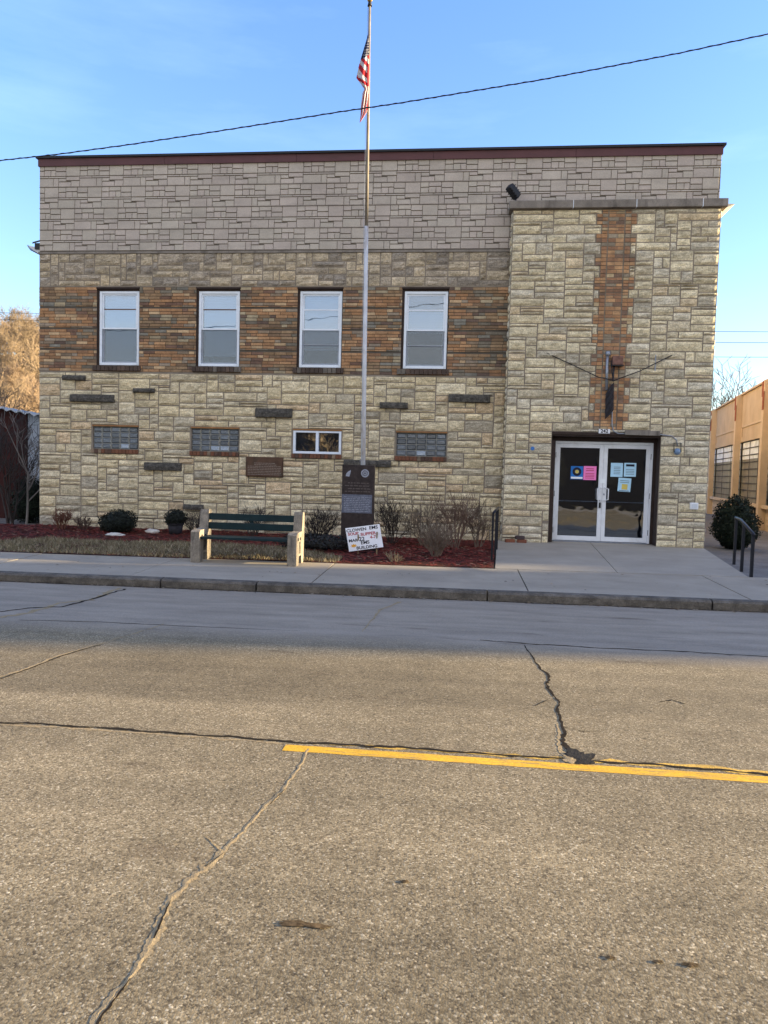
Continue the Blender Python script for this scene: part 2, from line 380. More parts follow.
# ------------------------------------------------------------------ ground
def structure(o): return tag(o, kind='structure')
g = MB()
g.quad([(-900, -900, -.42), (900, -900, -.42), (900, 900, -.42), (-900, 900, -.42)])
structure(g.build('ground', M['terrain']))
def Zroad(y):
    # crowned: -.325 at the gutters, -.22 at the middle
    t = (y+12.2)/5.9
    return -.22-.105*t*t
rd = MB()
ys = [-18.2+i*(12.1/24) for i in range(25)]
xs = [-120, -60, -30, -15, -5, 5, 15, 30, 60, 120]
for i in range(24):
    for j in range(len(xs)-1):
        rd.quad([(xs[j], ys[i], Zroad(ys[i])), (xs[j+1], ys[i], Zroad(ys[i])), (xs[j+1], ys[i+1], Zroad(ys[i+1])), (xs[j], ys[i+1], Zroad(ys[i+1]))], sm=True)
structure(rd.build('road', M['asphalt']))

def clampx(x): return max(-8, min(24, x))
def Yk(x): return -6.50+.025*clampx(x)          # outer face of the kerb
def Yb(x): return -4.55+.048*clampx(x)          # back edge of the walk
# kerb in stretches with open joints
jk = [-60, -40, -20, -12, -6.5, -3.0]+[atZ(u, 590, -.2).x for u in (130, 243, 487)]
jk += [jk[-1]+4.1]
d = atZ(713, 601, -.2).x; jk[-1] = d
jk += [d+3, d+6, d+10, d+20, d+40, d+60]
kb = MB()
for a, b in zip(jk[:-1], jk[1:]):
    a += .012; b -= .012; n = 5
    for i in range(n):
        x0 = a+(b-a)*i/n; x1 = a+(b-a)*(i+1)/n
        P = lambda x: [(x, Yk(x)+.02*noise.noise(Vector((x*3, 1, 0)))*1.2, -.42), (x, Yk(x)+.012*noise.noise(Vector((x*3, 1, 0))), -.225+.012*noise.noise(Vector((x*4, 2, 0)))), (x, Yk(x)+.03, -.198), (x, Yk(x)+.17, -.192), (x, Yk(x)+.17, -.42)]
        A = P(x0); B = P(x1)
        for k in range(4): kb.quad([A[k], B[k], B[k+1], A[k+1]])
        if i == 0: kb.quad(list(reversed(A)))
        if i == n-1: kb.quad(B)
structure(kb.build('kerb', M['kerb']))
# walk, slab by slab
jw = [-60, -45, -30, -20, -12, -7, -3.5, -.2, 2.75] + [atZ(320, 575, -.17).x, atZ(523, 580, -.17).x, atZ(735, 591, -.17).x] + [17, 20, 24, 30, 40, 60]
jw.sort()
jw.insert(jw.index(2.75)+1, 5.15)
wk = MB()
for a, b in zip(jw[:-1], jw[1:]):
    a += .009; b -= .009
    yk0, yk1 = Yk(a)+.178, Yk(b)+.178; yb0, yb1 = Yb(a), Yb(b)
    dz = random.uniform(-.004, .004)
    q = [(a, yk0, -.194+dz), (b, yk1, -.194+dz), (b, yb1, -.150+dz), (a, yb0, -.150+dz)]
    wk.quad(q)
    lo = [(p[0], p[1], -.42) for p in q]
    for k in range(4): wk.quad([lo[k], lo[(k+1) % 4], q[(k+1) % 4], q[k]])
structure(wk.build('sidewalk', M['walk'], bevel=.012))
# yard behind the walk
yd = MB()
def yardz(x, y): return -.17
for a, b in ((-80, -8), (-8, 24), (24, 80)):
    yd.quad([(a, Yb(a)-.0, -.19), (b, Yb(b)-.0, -.19), (b, 26, -.19), (a, 26, -.19)])
structure(yd.build('yard_ground', M['gravel']))
# entrance slab rising to the door
sl_l = atZ(495, 568, -.15); sl_r = atZ(748, 577, -.15)
xl0, xr0 = 10.80, 15.16
xm0 = 13.0-.18; xm1 = atZ(618, 573, -.15).x
es = MB()
def slabpiece(xa0, xb0, xa1, xb1):
    ya = Yb(xa1)+.012; yb_ = Yb(xb1)+.012
    q = [(xa1, ya, -.148), (xb1, yb_, -.148), (xb0, 0.0, .0), (xa0, 0.0, .0)]
    es.quad(q); lo = [(p[0], p[1], -.4) for p in q]
    for k in range(4): es.quad([lo[k], lo[(k+1) % 4], q[(k+1) % 4], q[k]])
slabpiece(xl0, xm0-.006, sl_l.x, xm1-.006); slabpiece(xm0+.006, xr0, xm1+.006, sl_r.x)
structure(es.build('entrance_slab', M['slab'], bevel=.01))
def bedz(x, y):
    t = max(0, min(1, (y+4.2)/4.2)); return -.145+.10*t+.025*noise.noise(Vector((x*.8, y*.8, 0)))
# mulch bed + lawn strip (one height field each)
bd = MB(); nx = 90; ny = 24
for i in range(nx):
    for j in range(ny):
        def P(a, b):
            y0_ = Yb(8)+(-.02-Yb(8))*b/ny; xe = 10.79+(sl_l.x-10.80)*(y0_/Yb(10.5)); x = -9+(xe-.012+9)*a/nx; y = Yb(x)+.01+(-.02-Yb(x)-.01)*b/ny
            e = min(1, b/2)
            return (x, y, bedz(x, y)+(.02*noise.noise(Vector((x*5, y*5, 3))))*e)
        bd.quad([P(i, j), P(i+1, j), P(i+1, j+1), P(i, j+1)], sm=True)
structure(bd.build('mulch_bed', M['mulch_base']))
def in_lawn(x, y):
    # dry lawn strip between the walk and the mulch, left of the monument
    yl = Yb(x); back = yl+1.95+.12*math.sin(x*1.7)+.1*noise.noise(Vector((x*1.5, 0, 0)))
    if x < 1.6: back -= (1.6-x)*1.1
    if x > 6.7: back -= (x-6.7)*1.2
    return -1 < x < 7.9 and yl+.03 < y < back
gr = MB(); n = 0; rg = random.Random(3)
while n < 22000:
    x = rg.uniform(-1, 7.9); y = rg.uniform(-4.7, -1.9)
    if not in_lawn(x, y): continue
    n += 1
    h = rg.uniform(.03, .075)*(1+.9*noise.noise(Vector((x*3, y*4, 2)))); a = rg.uniform(0, 2*PI); w = rg.uniform(.003, .007); ln = rg.uniform(.01, .07); b = rg.uniform(0, 2*PI)
    z = bedz(x, y)
    t = rg.random()
    c = (.23, .185, .11) if t < .55 else ((.11, .105, .05) if t < .8 else (.38, .32, .21))
    k = rg.uniform(.7, 1.25); c = (c[0]*k, c[1]*k, c[2]*k)
    gr.quad([(x-w*math.cos(a), y-w*math.sin(a), z), (x+w*math.cos(a), y+w*math.sin(a), z), (x+ln*math.cos(b), y+ln*math.sin(b), z+h)], c)
tag(gr.build('dry_grass', M['blade']), 'short dry brownish grass strip between the sidewalk and the mulch', 'grass', kind='stuff')
mc = MB(); n = 0
while n < 20000:
    x = rg.uniform(-4, 10.75); y = rg.uniform(Yb(x)+.02, -.05)
    if x > 10.74+(sl_l.x-10.80)*(y/Yb(10.5)): continue
    if in_lawn(x, y) and rg.random() < .97: continue
    n += 1; z = bedz(x, y)+rg.uniform(.0, .02)
    a = rg.uniform(0, PI); l = rg.uniform(.015, .05); w = rg.uniform(.006, .016); tl = rg.uniform(-.4, .4)
    dx, dy = math.cos(a), math.sin(a)
    k = rg.uniform(.5, 1.3); c = (.20*k, .036*k, .024*k)
    if rg.random() < .08: c = (.26*k, .15*k, .09*k)
    z2 = z+l*tl*.5
    mc.quad([(x-dx*l-dy*w, y-dy*l+dx*w, z), (x-dx*l+dy*w, y-dy*l-dx*w, z+.004), (x+dx*l+dy*w, y+dy*l-dx*w, z2+.006), (x+dx*l-dy*w, y+dy*l+dx*w, z2+.002)], c)
tag(mc.build('red_mulch', M['mulch']), 'red dyed wood mulch spread along the stone wall', 'mulch', kind='stuff')

# ------------------------------------------------------------------ road markings and cracks
def ribbon(pts, widths, z=.004, mb=None, jag=.3, sub=6, seed=0, c=(1, 1, 1), ridge=0):
    """a thin strip lying on the road through the given ground points"""
    mb = mb or MB(); P = []
    r_ = random.Random(seed)
    for i in range(len(pts)-1):
        for k in range(sub):
            t = k/sub; p = Vector(pts[i]).lerp(Vector(pts[i+1]), t); w = widths[i]+(widths[i+1]-widths[i])*t
            P.append((p, w))
    P.append((Vector(pts[-1]), widths[-1])); L_ = []; R_ = []; C_ = []
    for i, (p, w) in enumerate(P):
        d = P[min(i+1, len(P)-1)][0]-P[max(i-1, 0)][0]; d.z = 0; d.normalize(); nn = Vector((-d.y, d.x, 0))
        w2 = w*(1+jag*1.6*noise.noise(p*23+Vector((seed, 0, 0)))+r_.uniform(-.12, .12)*jag*2); sh = nn*jag*w*(1.6*noise.noise(p*7+Vector((0, seed, 0)))+1.1*noise.noise(p*31))
        a = p+sh+nn*w2/2; b = p+sh-nn*w2/2; cc = p+sh
        L_.append((a.x, a.y, Zroad(a.y)+z*.35)); R_.append((b.x, b.y, Zroad(b.y)+z*.35)); C_.append((cc.x, cc.y, Zroad(cc.y)+z*.35+ridge*.3))
    for i in range(len(P)-1):
        mb.quad([R_[i], R_[i+1], C_[i+1], C_[i]], c); mb.quad([C_[i], C_[i+1], L_[i+1], L_[i]], c)
    return mb
def gp(u, v):
    p = atZ(u, v, -.25)
    for _ in range(4): p = atZ(u, v, Zroad(p.y))
    return p
# centre line: solid lower line and worn upper line
ln = MB()
y1 = gp(600, 765).y
pa = gp(284, 747.5); pb = gp(768, 780)
ribbon([(pa.x, pa.y, 0), ((pa.x+pb.x)/2, (pa.y+pb.y)/2-.005, 0), (pb.x, pb.y, 0), (pb.x*2-(pa.x+pb.x)/2, pb.y, 0), (40, pb.y, 0), (90, pb.y, 0)], [.095]*6, z=.004, mb=ln, jag=.025, sub=14)
structure(ln.build('centre_line', M['yellow']))
pc = gp(330, 744); pd = gp(768, 771.5)
l2 = ribbon([(pc.x, pc.y, 0), ((pc.x+pd.x)/2, (pc.y+pd.y)/2, 0), (pd.x, pd.y, 0), (40, pd.y, 0), (90, pd.y, 0)], [.03, .04, .06, .06, .06], z=.0035, jag=.5, sub=16, seed=2)
structure(l2.build('worn_centre_line', M['yellow_worn']))
def crack(pix, wid, material, seed=0, z=.0055, sub=7, jag=.55, ridge=0, name='road_crack'):
    pts = [gp(u, v) for u, v in pix]
    structure(ribbon(pts, wid, z=z, jag=jag, sub=sub, seed=seed, ridge=ridge).build(name, material))
A = [(310, 749), (300, 766), (284, 788), (268, 803), (250, 822), (235, 838), (222, 852), (203, 866), (190, 877), (168, 900), (160, 917), (152, 938), (143, 957), (128, 978), (110, 1000), (96, 1018), (88, 1036)]
crack(A, [.022, .016, .018, .022, .02, .022, .03, .045, .03, .028, .034, .032, .028, .024, .024, .028, .03], M['crack_tan'], 3, ridge=.004, z=.003)
for k_, (i0, i1) in enumerate(((6, 8), (9, 12), (13, 17), (2, 4))):
    seg_ = [(u+2.0, v+1) for u, v in A[i0:i1]]; crack(seg_, [.003]+[.010]*(len(seg_)-2)+[.004], M['crack_dark'], 4+k_, z=.0085)
crack([(560, 726), (585, 732), (600, 731)], [.008, .006, .002], M['crack_dark'], 31); crack([(222, 852), (212, 842), (206, 836)], [.01, .006, .003], M['crack_tan'], 32); crack([(548, 700), (535, 706), (528, 705)], [.01, .006, .002], M['crack_dark'], 33)
B = [(524, 645), (531, 655), (540, 668), (549, 676), (546, 684), (553, 694), (558, 702), (557, 712), (561, 722), (566, 733), (563, 742), (570, 752), (577, 760)]
crack(B, [.006, .014, .018, .022, .02, .018, .018, .024, .02, .022, .028, .04, .05], M['crack_dark'], 5)
crack([(u-5, v+2) for u, v in B[8:]], [.01, .02, .02, .03, .04], M['crack_tan'], 6, z=.0035)
crack([(-40, 718), (0, 722.5), (60, 725), (130, 730), (210, 736), (290, 741.5), (360, 745.5), (450, 751.5), (560, 759), (670, 766), (768, 775.5), (900, 785)],
      [.02, .02, .022, .026, .022, .022, .03, .025, .02, .024, .022, .02], M['crack_dark'], 8, z=.009, sub=14)
crack([(0, 725), (60, 727.5), (130, 732.5), (210, 738), (282, 743)], [.02]*5, M['crack_tan'], 9, z=.003, sub=14)
crack([(-30, 686), (0, 677), (30, 667), (60, 655), (100, 644), (140, 632), (164, 624)], [.03, .03, .03, .028, .02, .02, .012], M['crack_tan'], 10, sub=8)
crack([(0, 679), (30, 668.5), (60, 656.5), (100, 645)], [.012]*4, M['crack_dark'], 11, z=.007, sub=8)
crack([(480, 640), (530, 644), (600, 648), (690, 652), (768, 657), (900, 663)], [.016, .03, .022, .03, .022, .02], M['crack_dark'], 12, sub=12)
crack([(362, 632), (372, 620), (380, 610), (400, 602)], [.012, .02, .03, .04], M['crack_tan'], 13)
crack([(0, 618), (30, 613), (60, 603), (90, 600), (106, 594), (120, 588)], [.09, .07, .05, .06, .09, .05], M['crack_tan'], 14, jag=.6)
crack([(0, 612), (30, 608), (62, 607), (100, 597), (125, 589)], [.03, .035, .03, .035, .04], M['crack_dark'], 15, z=.008)
crack([(20, 620), (100, 622), (180, 626), (300, 631)], [.015, .02, .012, .008], M['crack_dark'], 16)
crack([(660, 702), (672, 700), (686, 704)], [.01, .02, .012], M['crack_dark'], 17)
def blotch(u, v, ru, rv, material, name, seed):
    mb = MB(); c0 = gp(u, v); pts = []
    a0 = gp(u+ru, v); b0 = gp(u, v-rv); rx = (a0-c0).length; ry = (b0-c0).length
    for k in range(28):
        a = 2*PI*k/28; q = 1+.6*noise.noise(Vector((math.cos(a)*1.6, math.sin(a)*1.6, seed)))+.5*noise.noise(Vector((math.cos(a)*6, math.sin(a)*6, seed)))
        pts.append((c0.x+rx*q*math.cos(a), c0.y+ry*q*math.sin(a)))
    for k in range(28):
        p, q = pts[k], pts[(k+1) % 28]
        mb.quad([(c0.x, c0.y, Zroad(c0.y)+.006), (p[0], p[1], Zroad(p[1])+.0034), (q[0], q[1], Zroad(q[1])+.0034)], sm=True)
    structure(mb.build(name, material))
blotch(580, 757.5, 14, 6, M['patch'], 'road_patch', 2)
blotch(570, 760, 9, 3.5, M['crack_tan'], 'road_patch', 5)
M['stain'] = mat('brown stain', (.10, .068, .035), .95, .3, 12, 0, fine=.5, fscale=60, spec=.1)
for (u, v, a, b, s) in ((300, 925, 22, 3.2, 9), (405, 882, 5, 1.2, 10), (690, 965, 7, 2, 12), (658, 962, 5, 1.5, 14), (610, 958, 5, 1.5, 15)):
    blotch(u, v, a, b, M['stain'], 'road_stain', s)

gg = MB()
for k in range(-40, 130):
    x = k*.2; x2 = x+.2
    wa = max(.006, .035+.045*noise.noise(Vector((x*1.3, 0, 0)))); wb_ = max(.006, .035+.045*noise.noise(Vector((x2*1.3, 0, 0))))
    gg.quad([(x, Yk(x)-wa, Zroad(Yk(x)-wa)+.003), (x2, Yk(x2)-wb_, Zroad(Yk(x2)-wb_)+.003), (x2, Yk(x2)+.01, Zroad(Yk(x2))+.005), (x, Yk(x)+.01, Zroad(Yk(x))+.005)])
structure(gg.build('gutter_grit', M['crack_dark']))
lv = MB(); rl = random.Random(77)
for k in range(900):
    x = rl.uniform(-4, 20)
    if rl.random() < .8: y = Yk(x)-abs(rl.gauss(0, .06))-.01; z = Zroad(y)+.006
    else: y = rl.uniform(Yk(x)+.25, Yb(x)); z = -.19+.04*(y-Yk(x))/2.2+.006
    a = rl.uniform(0, PI); l = rl.uniform(.006, .03); w_ = l*rl.uniform(.3, .8); c = rl.choice([(.14, .09, .05), (.22, .16, .09), (.07, .05, .035), (.30, .25, .18)])
    ca, sa = math.cos(a), math.sin(a)
    lv.quad([(x-ca*l, y-sa*l, z), (x+sa*w_, y-ca*w_, z+l*.3), (x+ca*l, y+sa*l, z+.002), (x-sa*w_, y+ca*w_, z+l*.2)], c)
tag(lv.build('leaf_litter', M['mulch']), 'scattered dry leaf bits and grit along the kerb and sidewalk', 'litter', kind='stuff')

# ------------------------------------------------------------------ the stone hall
hall = thing('stone_hall', 'two-storey limestone and brick hall with grey siding above and glass double doors', 'building', (7.6, 0, 0))
LX, RX = 0.0, 15.20
Z_SILL = 3.592; Z_BT = 5.53; Z_CL = 6.32; Z_RF = 8.48
TX0, TX1 = 10.88, 15.13; TY = -.35; TZ = 7.06
WX = [1.4656, 3.8565, 6.2185, 8.5854]; WW = .9616; WZ0, WZ1 = 3.743, 5.443
def r_of(u0, v0, u1, v1, Y=0):
    a = at(u0, v0, Y); b = at(u1, v1, Y); return (a.x, b.x, b.z, a.z)
SW = [r_of(93, 426, 138, 448.5), r_of(191.5, 427, 238.5, 452), r_of(293.3, 431.3, 341, 455.5), r_of(396.5, 433, 446, 457.5)]
DO = (at(549.5, 500, TY).x, at(658, 500, TY).x, -.02, at(600, 435, TY).z)

_z0 = sum(q[2] for q in SW)/4; _z1 = sum(q[3] for q in SW)/4; SW = [(q[0], q[1], _z0, _z1) for q in SW]
PAL_MAIN = [((0.672, 0.56, 0.356), 5), ((0.721, 0.611, 0.406), 5), ((0.624, 0.525, 0.348), 3), ((0.662, 0.506, 0.32), 1.8), ((0.576, 0.501, 0.361), 2), ((0.74, 0.639, 0.442), 2), ((0.48, 0.42, 0.316), 0.6)]
PAL_TOW = [((0.672, 0.576, 0.384), 5), ((0.73, 0.633, 0.433), 5), ((0.624, 0.537, 0.374), 3), ((0.662, 0.533, 0.346), 1.4), ((0.557, 0.495, 0.374), 2), ((0.643, 0.576, 0.437), 2)]
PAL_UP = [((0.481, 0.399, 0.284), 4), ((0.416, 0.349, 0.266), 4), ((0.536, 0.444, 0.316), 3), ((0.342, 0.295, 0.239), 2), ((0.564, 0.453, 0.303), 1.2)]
def pick(rg, pal):
    t = rg.uniform(0, sum(w for _, w in pal))
    for c, w in pal:
        t -= w
        if t <= 0: break
    k = rg.uniform(.86, 1.12); return (c[0]*k, c[1]*k, c[2]*k)

def ashlar(mb, mapf, x0, x1, z0, z1, holes, pal, ux=.125, uz=.069, seed=1, gap=.0115, amp=.021, hs=(1, 2, 2, 3, 3, 4), ws=(2, 3, 3, 4, 5, 6), zedges=()):
    """random rubble-coursed stones in a rectangle, each a rock-faced pillow. mapf(x, out, z) -> 3D point"""
    rg = random.Random(seed)
    def lines(lo, hi, cuts, u, jit):
        e = sorted({lo, hi, *[c for c in cuts if lo < c < hi]}); out = [lo]
        for a, b in zip(e[:-1], e[1:]):
            n = max(1, round((b-a)/u))
            for k in range(1, n+1):
                out.append(a+(b-a)*k/n+(rg.uniform(-jit, jit)*u if k < n else 0))
        return out
    X = lines(x0, x1, [h[0] for h in holes]+[h[1] for h in holes], ux, .25)
    Z = lines(z0, z1, [h[2] for h in holes]+[h[3] for h in holes]+list(zedges), uz, .22)
    nx, nz_ = len(X)-1, len(Z)-1
    occ = [[False]*nx for _ in range(nz_)]
    for j in range(nz_):
        for i in range(nx):
            cx, cz = (X[i]+X[i+1])/2, (Z[j]+Z[j+1])/2
            if any(h[0] < cx < h[1] and h[2] < cz < h[3] for h in holes): occ[j][i] = True
    for j in range(nz_):
        i = 0
        while i < nx:
            if occ[j][i]: i += 1; continue
            w = rg.choice(ws); h = rg.choice(hs)
            if h <= 2: w += rg.choice((0, 1, 2))
            k = 0
            while k < w and i+k < nx and not occ[j][i+k]: k += 1
            w = k
            # avoid leaving a one-unit sliver
            if i+w < nx and not occ[j][i+w] and (i+w+1 >= nx or occ[j][i+w+1]): w += 1
            hh = 1
            while hh < h and j+hh < nz_ and all(not occ[j+hh][q] for q in range(i, i+w)): hh += 1
            if j+hh == nz_-1 and all(not occ[j+hh][q] for q in range(i, i+w)): hh += 1
            for a in range(j, j+hh):
                for q in range(i, i+w): occ[a][q] = True
            xa, xb, za, zb = X[i]+gap, X[i+w]-gap, Z[j]+gap, Z[j+hh]-gap
            c = pick(rg, pal); s = rg.uniform(0, 90); pr = rg.uniform(.010, .024)
            if xb-xa < .03 or zb-za < .02: i += w; continue
            nn = max(3, int((xb-xa)/.05)); mm = max(3, int((zb-za)/.04)); base = len(mb.v)
            for b in range(mm+1):
                for a in range(nn+1):
                    u, v = a/nn, b/mm; x = xa+(xb-xa)*u; z = za+(zb-za)*v
                    edge = a in (0, nn) or b in (0, mm)
                    d = pr+amp*noise.noise(Vector((x*5+s, s, z*11)))+amp*.6*noise.noise(Vector((x*14, s, z*30)))
                    d = .002 if edge else max(.010, d+.006)
                    jx = .006*noise.noise(Vector((x*9, z*9, s))) if edge else 0
                    mb.v.append(tuple(mapf(x+jx, d, z+jx)))
            for b in range(mm):
                for a in range(nn):
                    q = base+b*(nn+1)+a
                    mb.f.append((q, q+1, q+nn+2, q+nn+1)); mb.c.append(c); mb.sm.append(False)
            i += w
    return mb
front = lambda Y: (lambda x, o, z: (x, Y-o, z))

def wall_with_holes(mb, x0, x1, z0, z1, holes, y0, y1):
    """box wall with rectangular openings, built from non-overlapping boxes"""
    X = sorted({x0, x1, *[v for h in holes for v in h[:2]]}); X = [x for x in X if x0 <= x <= x1]
    for a, b in zip(X[:-1], X[1:]):
        hs_ = sorted([h for h in holes if h[0] <= (a+b)/2 <= h[1]], key=lambda h: h[2]); z = z0
        for h in hs_:
            if h[2] > z: mb.box(a, b, y0, y1, z, h[2])
            z = max(z, h[3])
        if z < z1: mb.box(a, b, y0, y1, z, z1)
    return mb
holes_small = SW
upper_holes = [(x-.055, x+WW+.02, WZ0-.02, WZ1+.055) for x in WX]
# ground-storey wall
wall_with_holes(MB(), LX+.004, TX0, -.42, Z_SILL, [(a, b, c, d) for a, b, c, d in SW], .0, .32).build('lower_wall', M['mortar'], hall)
sm_ = MB()
PL = r_of(246.5, 456.5, 283.5, 477.5)
DS = [r_of(*q) for q in ((71, 394, 115, 402.5), (134, 388, 155, 393), (145, 462, 182, 471), (256, 408, 292.5, 418), (380, 402, 408, 409),
                         (449, 394, 490, 403), (184, 504, 204, 510), (344, 459.5, 391, 467.5), (63, 375, 86, 380.5))]
sill_h = [(a-.03, b+.01, c-.11, c) for a, b, c, d in SW]
lint_h = [(a-.01, b+.01, d, d+.045) for a, b, c, d in SW]
ashlar(sm_, front(0), LX, TX0-.01, -.10, Z_SILL-.03, [(a-.03, b+.014, c-.105, d+.04) for a, b, c, d in SW], PAL_MAIN, seed=11)
sm_.build('lower_stonework', M['stone'], hall)
# weathered course above the bricks
MB().box(LX+.004, TX0, 0, .32, Z_BT, Z_CL).build('upper_wall', M['mortar'], hall)
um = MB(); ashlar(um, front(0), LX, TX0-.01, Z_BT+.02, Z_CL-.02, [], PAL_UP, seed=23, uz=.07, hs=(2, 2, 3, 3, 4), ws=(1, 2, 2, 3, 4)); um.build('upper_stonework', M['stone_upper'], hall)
# brick band, four bands of seven courses with recessed joints between
wall_with_holes(MB(), LX+.004, TX0, Z_SILL, Z_BT, upper_holes, .014, .32).build('brick_backing', M['brick_mortar'], hall)
BRC = [((0.396, 0.215, 0.108), 5), ((0.456, 0.267, 0.138), 4), ((0.312, 0.169, 0.096), 4), ((0.432, 0.325, 0.192), 2), ((0.288, 0.234, 0.168), 2.5), ((0.204, 0.13, 0.09), 2)]
BR = [((0.342, 0.189, 0.096), 5), ((0.408, 0.238, 0.126), 4), ((0.282, 0.159, 0.09), 4), ((0.246, 0.183, 0.126), 3), ((0.288, 0.232, 0.174), 2.4), ((0.48, 0.336, 0.198), 2), ((0.186, 0.11, 0.078), 1.6)]
def bricks(mb, x0, x1, z0, z1, holes, Y, rows, seed, bl=.27, grooves=True, streak=True):
    rg = random.Random(seed); h = (z1-z0)/rows
    for r in range(rows):
        za, zb = z0+r*h+.006, z0+(r+1)*h-.006
        if grooves and r % 7 == 0 and r > 0: za += .036
        x = x0-(bl/2 if r % 2 else 0)-rg.uniform(0, .04)
        while x < x1:
            w = bl*rg.choice((1, 1, 1, .5, 1)); a, b = max(x+.005, x0), min(x+w-.005, x1); x += w
            if b-a < .02: continue
            segs = [(a, b)]
            for hx0, hx1, hz0, hz1 in holes:
                if hz0 < (za+zb)/2 < hz1:
                    ns = []
                    for p, q in segs:
                        if q <= hx0 or p >= hx1: ns.append((p, q)); continue
                        if p < hx0: ns.append((p, hx0))
                        if q > hx1: ns.append((hx1, q))
                    segs = ns
            c = pick(rg, BR)
            t = noise.noise(Vector((x*.9, 0, z0+r*h*2.6+seed)))
            if streak and t > .12: k = .85; c = (c[0]*k*.88, c[1]*k*1.03, c[2]*k*1.15)
            d = rg.uniform(0, .007)
            for p, q in segs:
                if q-p > .012: mb.box(p, q, Y-d, Y+.02, za, zb, c)
    return mb
bm_ = MB(); bricks(bm_, LX, TX0-.008, Z_SILL, Z_BT, upper_holes, .0, 28, 5); bm_.build('brick_band', M['brick'], hall)
# tower
DOh = DO
wall_with_holes(MB(), TX0, TX1, -.42, TZ, [DOh], TY, -.001).build('tower_wall', M['mortar'], hall)
CH0, CH1 = 12.74, 13.33         # brick chase
def chx(z): return 0
tw = MB()
rows_t = 14; rg = random.Random(4)
teeth = []; z = DOh[3]+.12; k = 0
while z < TZ-.02:
    h = rg.uniform(.16, .26); z2 = min(z+h, TZ-.02)
    teeth.append((z, z2, k % 2)); z = z2; k += 1
sh_top, sh_bot = -.075, .075      # (the chase leans by a couple of centimetres, as built)
chase_holes = [(CH0-(.11 if o else 0)-.01, CH1+(.11 if o else 0)+.01, a, b) for a, b, o in teeth]
HD = (DOh[0], DOh[1]+.02, DOh[3], DOh[3]+.055)
ashlar(tw, front(TY), TX0, TX1, -.06, TZ-.01, [DOh, HD]+chase_holes, PAL_TOW, seed=31, ws=(2, 3, 4, 4, 5, 6), hs=(1, 2, 2, 3, 3, 3))
# the tower's returns, left and right
ashlar(tw, lambda x, o, z: (TX0-o, x, z), TY, -.03, -.06, TZ-.01, [], PAL_TOW, seed=41, ws=(2, 3), hs=(2, 3, 3))
ashlar(tw, lambda x, o, z: (TX1+o, x, z), TY, .55, -.06, TZ-.01, [], PAL_TOW, seed=42, ws=(2, 3, 4), hs=(2, 3, 3))
tw.build('tower_stonework', M['stone_tower'], hall)
MB().box(TX0+.002, TX1-.002, .32, .55, -.42, TZ).build('tower_core', M['mortar'], hall) if False else None
MB().box(TX1-.3, TX1-.001, .0, .55, -.4, TZ-.002).build('tower_return', M['mortar'], hall)
cb = MB(); rg = random.Random(6)
for a, b, o in teeth:
    n = max(2, round((b-a)/.072))
    for r in range(n):
        za, zb = a+(b-a)*r/n+.006, a+(b-a)*(r+1)/n-.006
        e = .11 if o else 0
        for (p, q, dd) in ((CH0-e, CH0+.115, 0), (CH1-.115, CH1+e, 0)):
            mid = (p+q)/2 if e else None
            for s0, s1 in (((p, mid), (mid, q)) if e else ((p, q),)):
                cb.box(s0+.004, s1-.004, TY-.012-rg.uniform(0, .008), TY+.01, za, zb, pick(rg, BRC))
        x = CH0+.135+(0 if r % 2 else -.05)
        while x < CH1-.135:
            x2 = min(x+.2, CH1-.135); xa = max(x, CH0+.135)
            if x2-xa > .03: cb.box(xa+.004, x2-.004, TY-.006-rg.uniform(0, .006), TY+.01, za, zb, pick(rg, BRC))
            x += .2
cb.build('brick_chase', M['brick'], hall)
# coping of the tower in four stones, with pale joints
cp = MB(); cx0, cx1 = at(510, 204, TY).x-.02, at(727.5, 203, TY).x
js = [cx0, at(573, 204, TY).x, at(636, 204, TY).x, at(702, 204, TY).x, cx1]
for a, b in zip(js[:-1], js[1:]): cp.box(a+.006, b-.006, TY-.09, -.03, TZ+.001, TZ+.165)
cp.build('coping', M['coping'], hall, bevel=.012)
for x in js[1:-1]: MB().box(x-.006, x+.006, TY-.086, -.03, TZ+.003, TZ+.16).build('coping_joint', M['vinyl'], hall)
# false front clad in pressed siding
MB().box(LX, RX, .02, .5, Z_CL, Z_RF-.03).build('false_front', M['groove'], hall)
sd = MB(); rg = random.Random(9); lap = .486; pit_ = 1.05
cells = [(0, .54, .47, .98), (.54, .80, .74, .98), (.80, 1.05, .74, .98), (.54, .70, .50, .72), (.70, 1.05, .50, .72),
         (.36, .88, .03, .45), (.88, 1.05, .25, .45), (0.0, .10, .25, .45), (.10, .36, .25, .45), (.88, 1.12, .03, .23), (.12, .36, .03, .23)]
cells = [(0, .34, .505, .985), (.34, .52, .76, .985), (.34, .52, .505, .745), (.52, .80, .79, .985), (.80, 1.05, .73, .985), (.52, .68, .505, .775), (.68, .80, .505, .775), (.80, 1.05, .505, .715),
         (.33, .74, .015, .40), (.33, .62, .415, .49), (.62, 1.05, .415, .49), (.74, .87, .015, .40), (.0, .33, .30, .49), (.87, 1.05, .25, .40), (.87, 1.17, .015, .235), (.12, .33, .015, .285)]
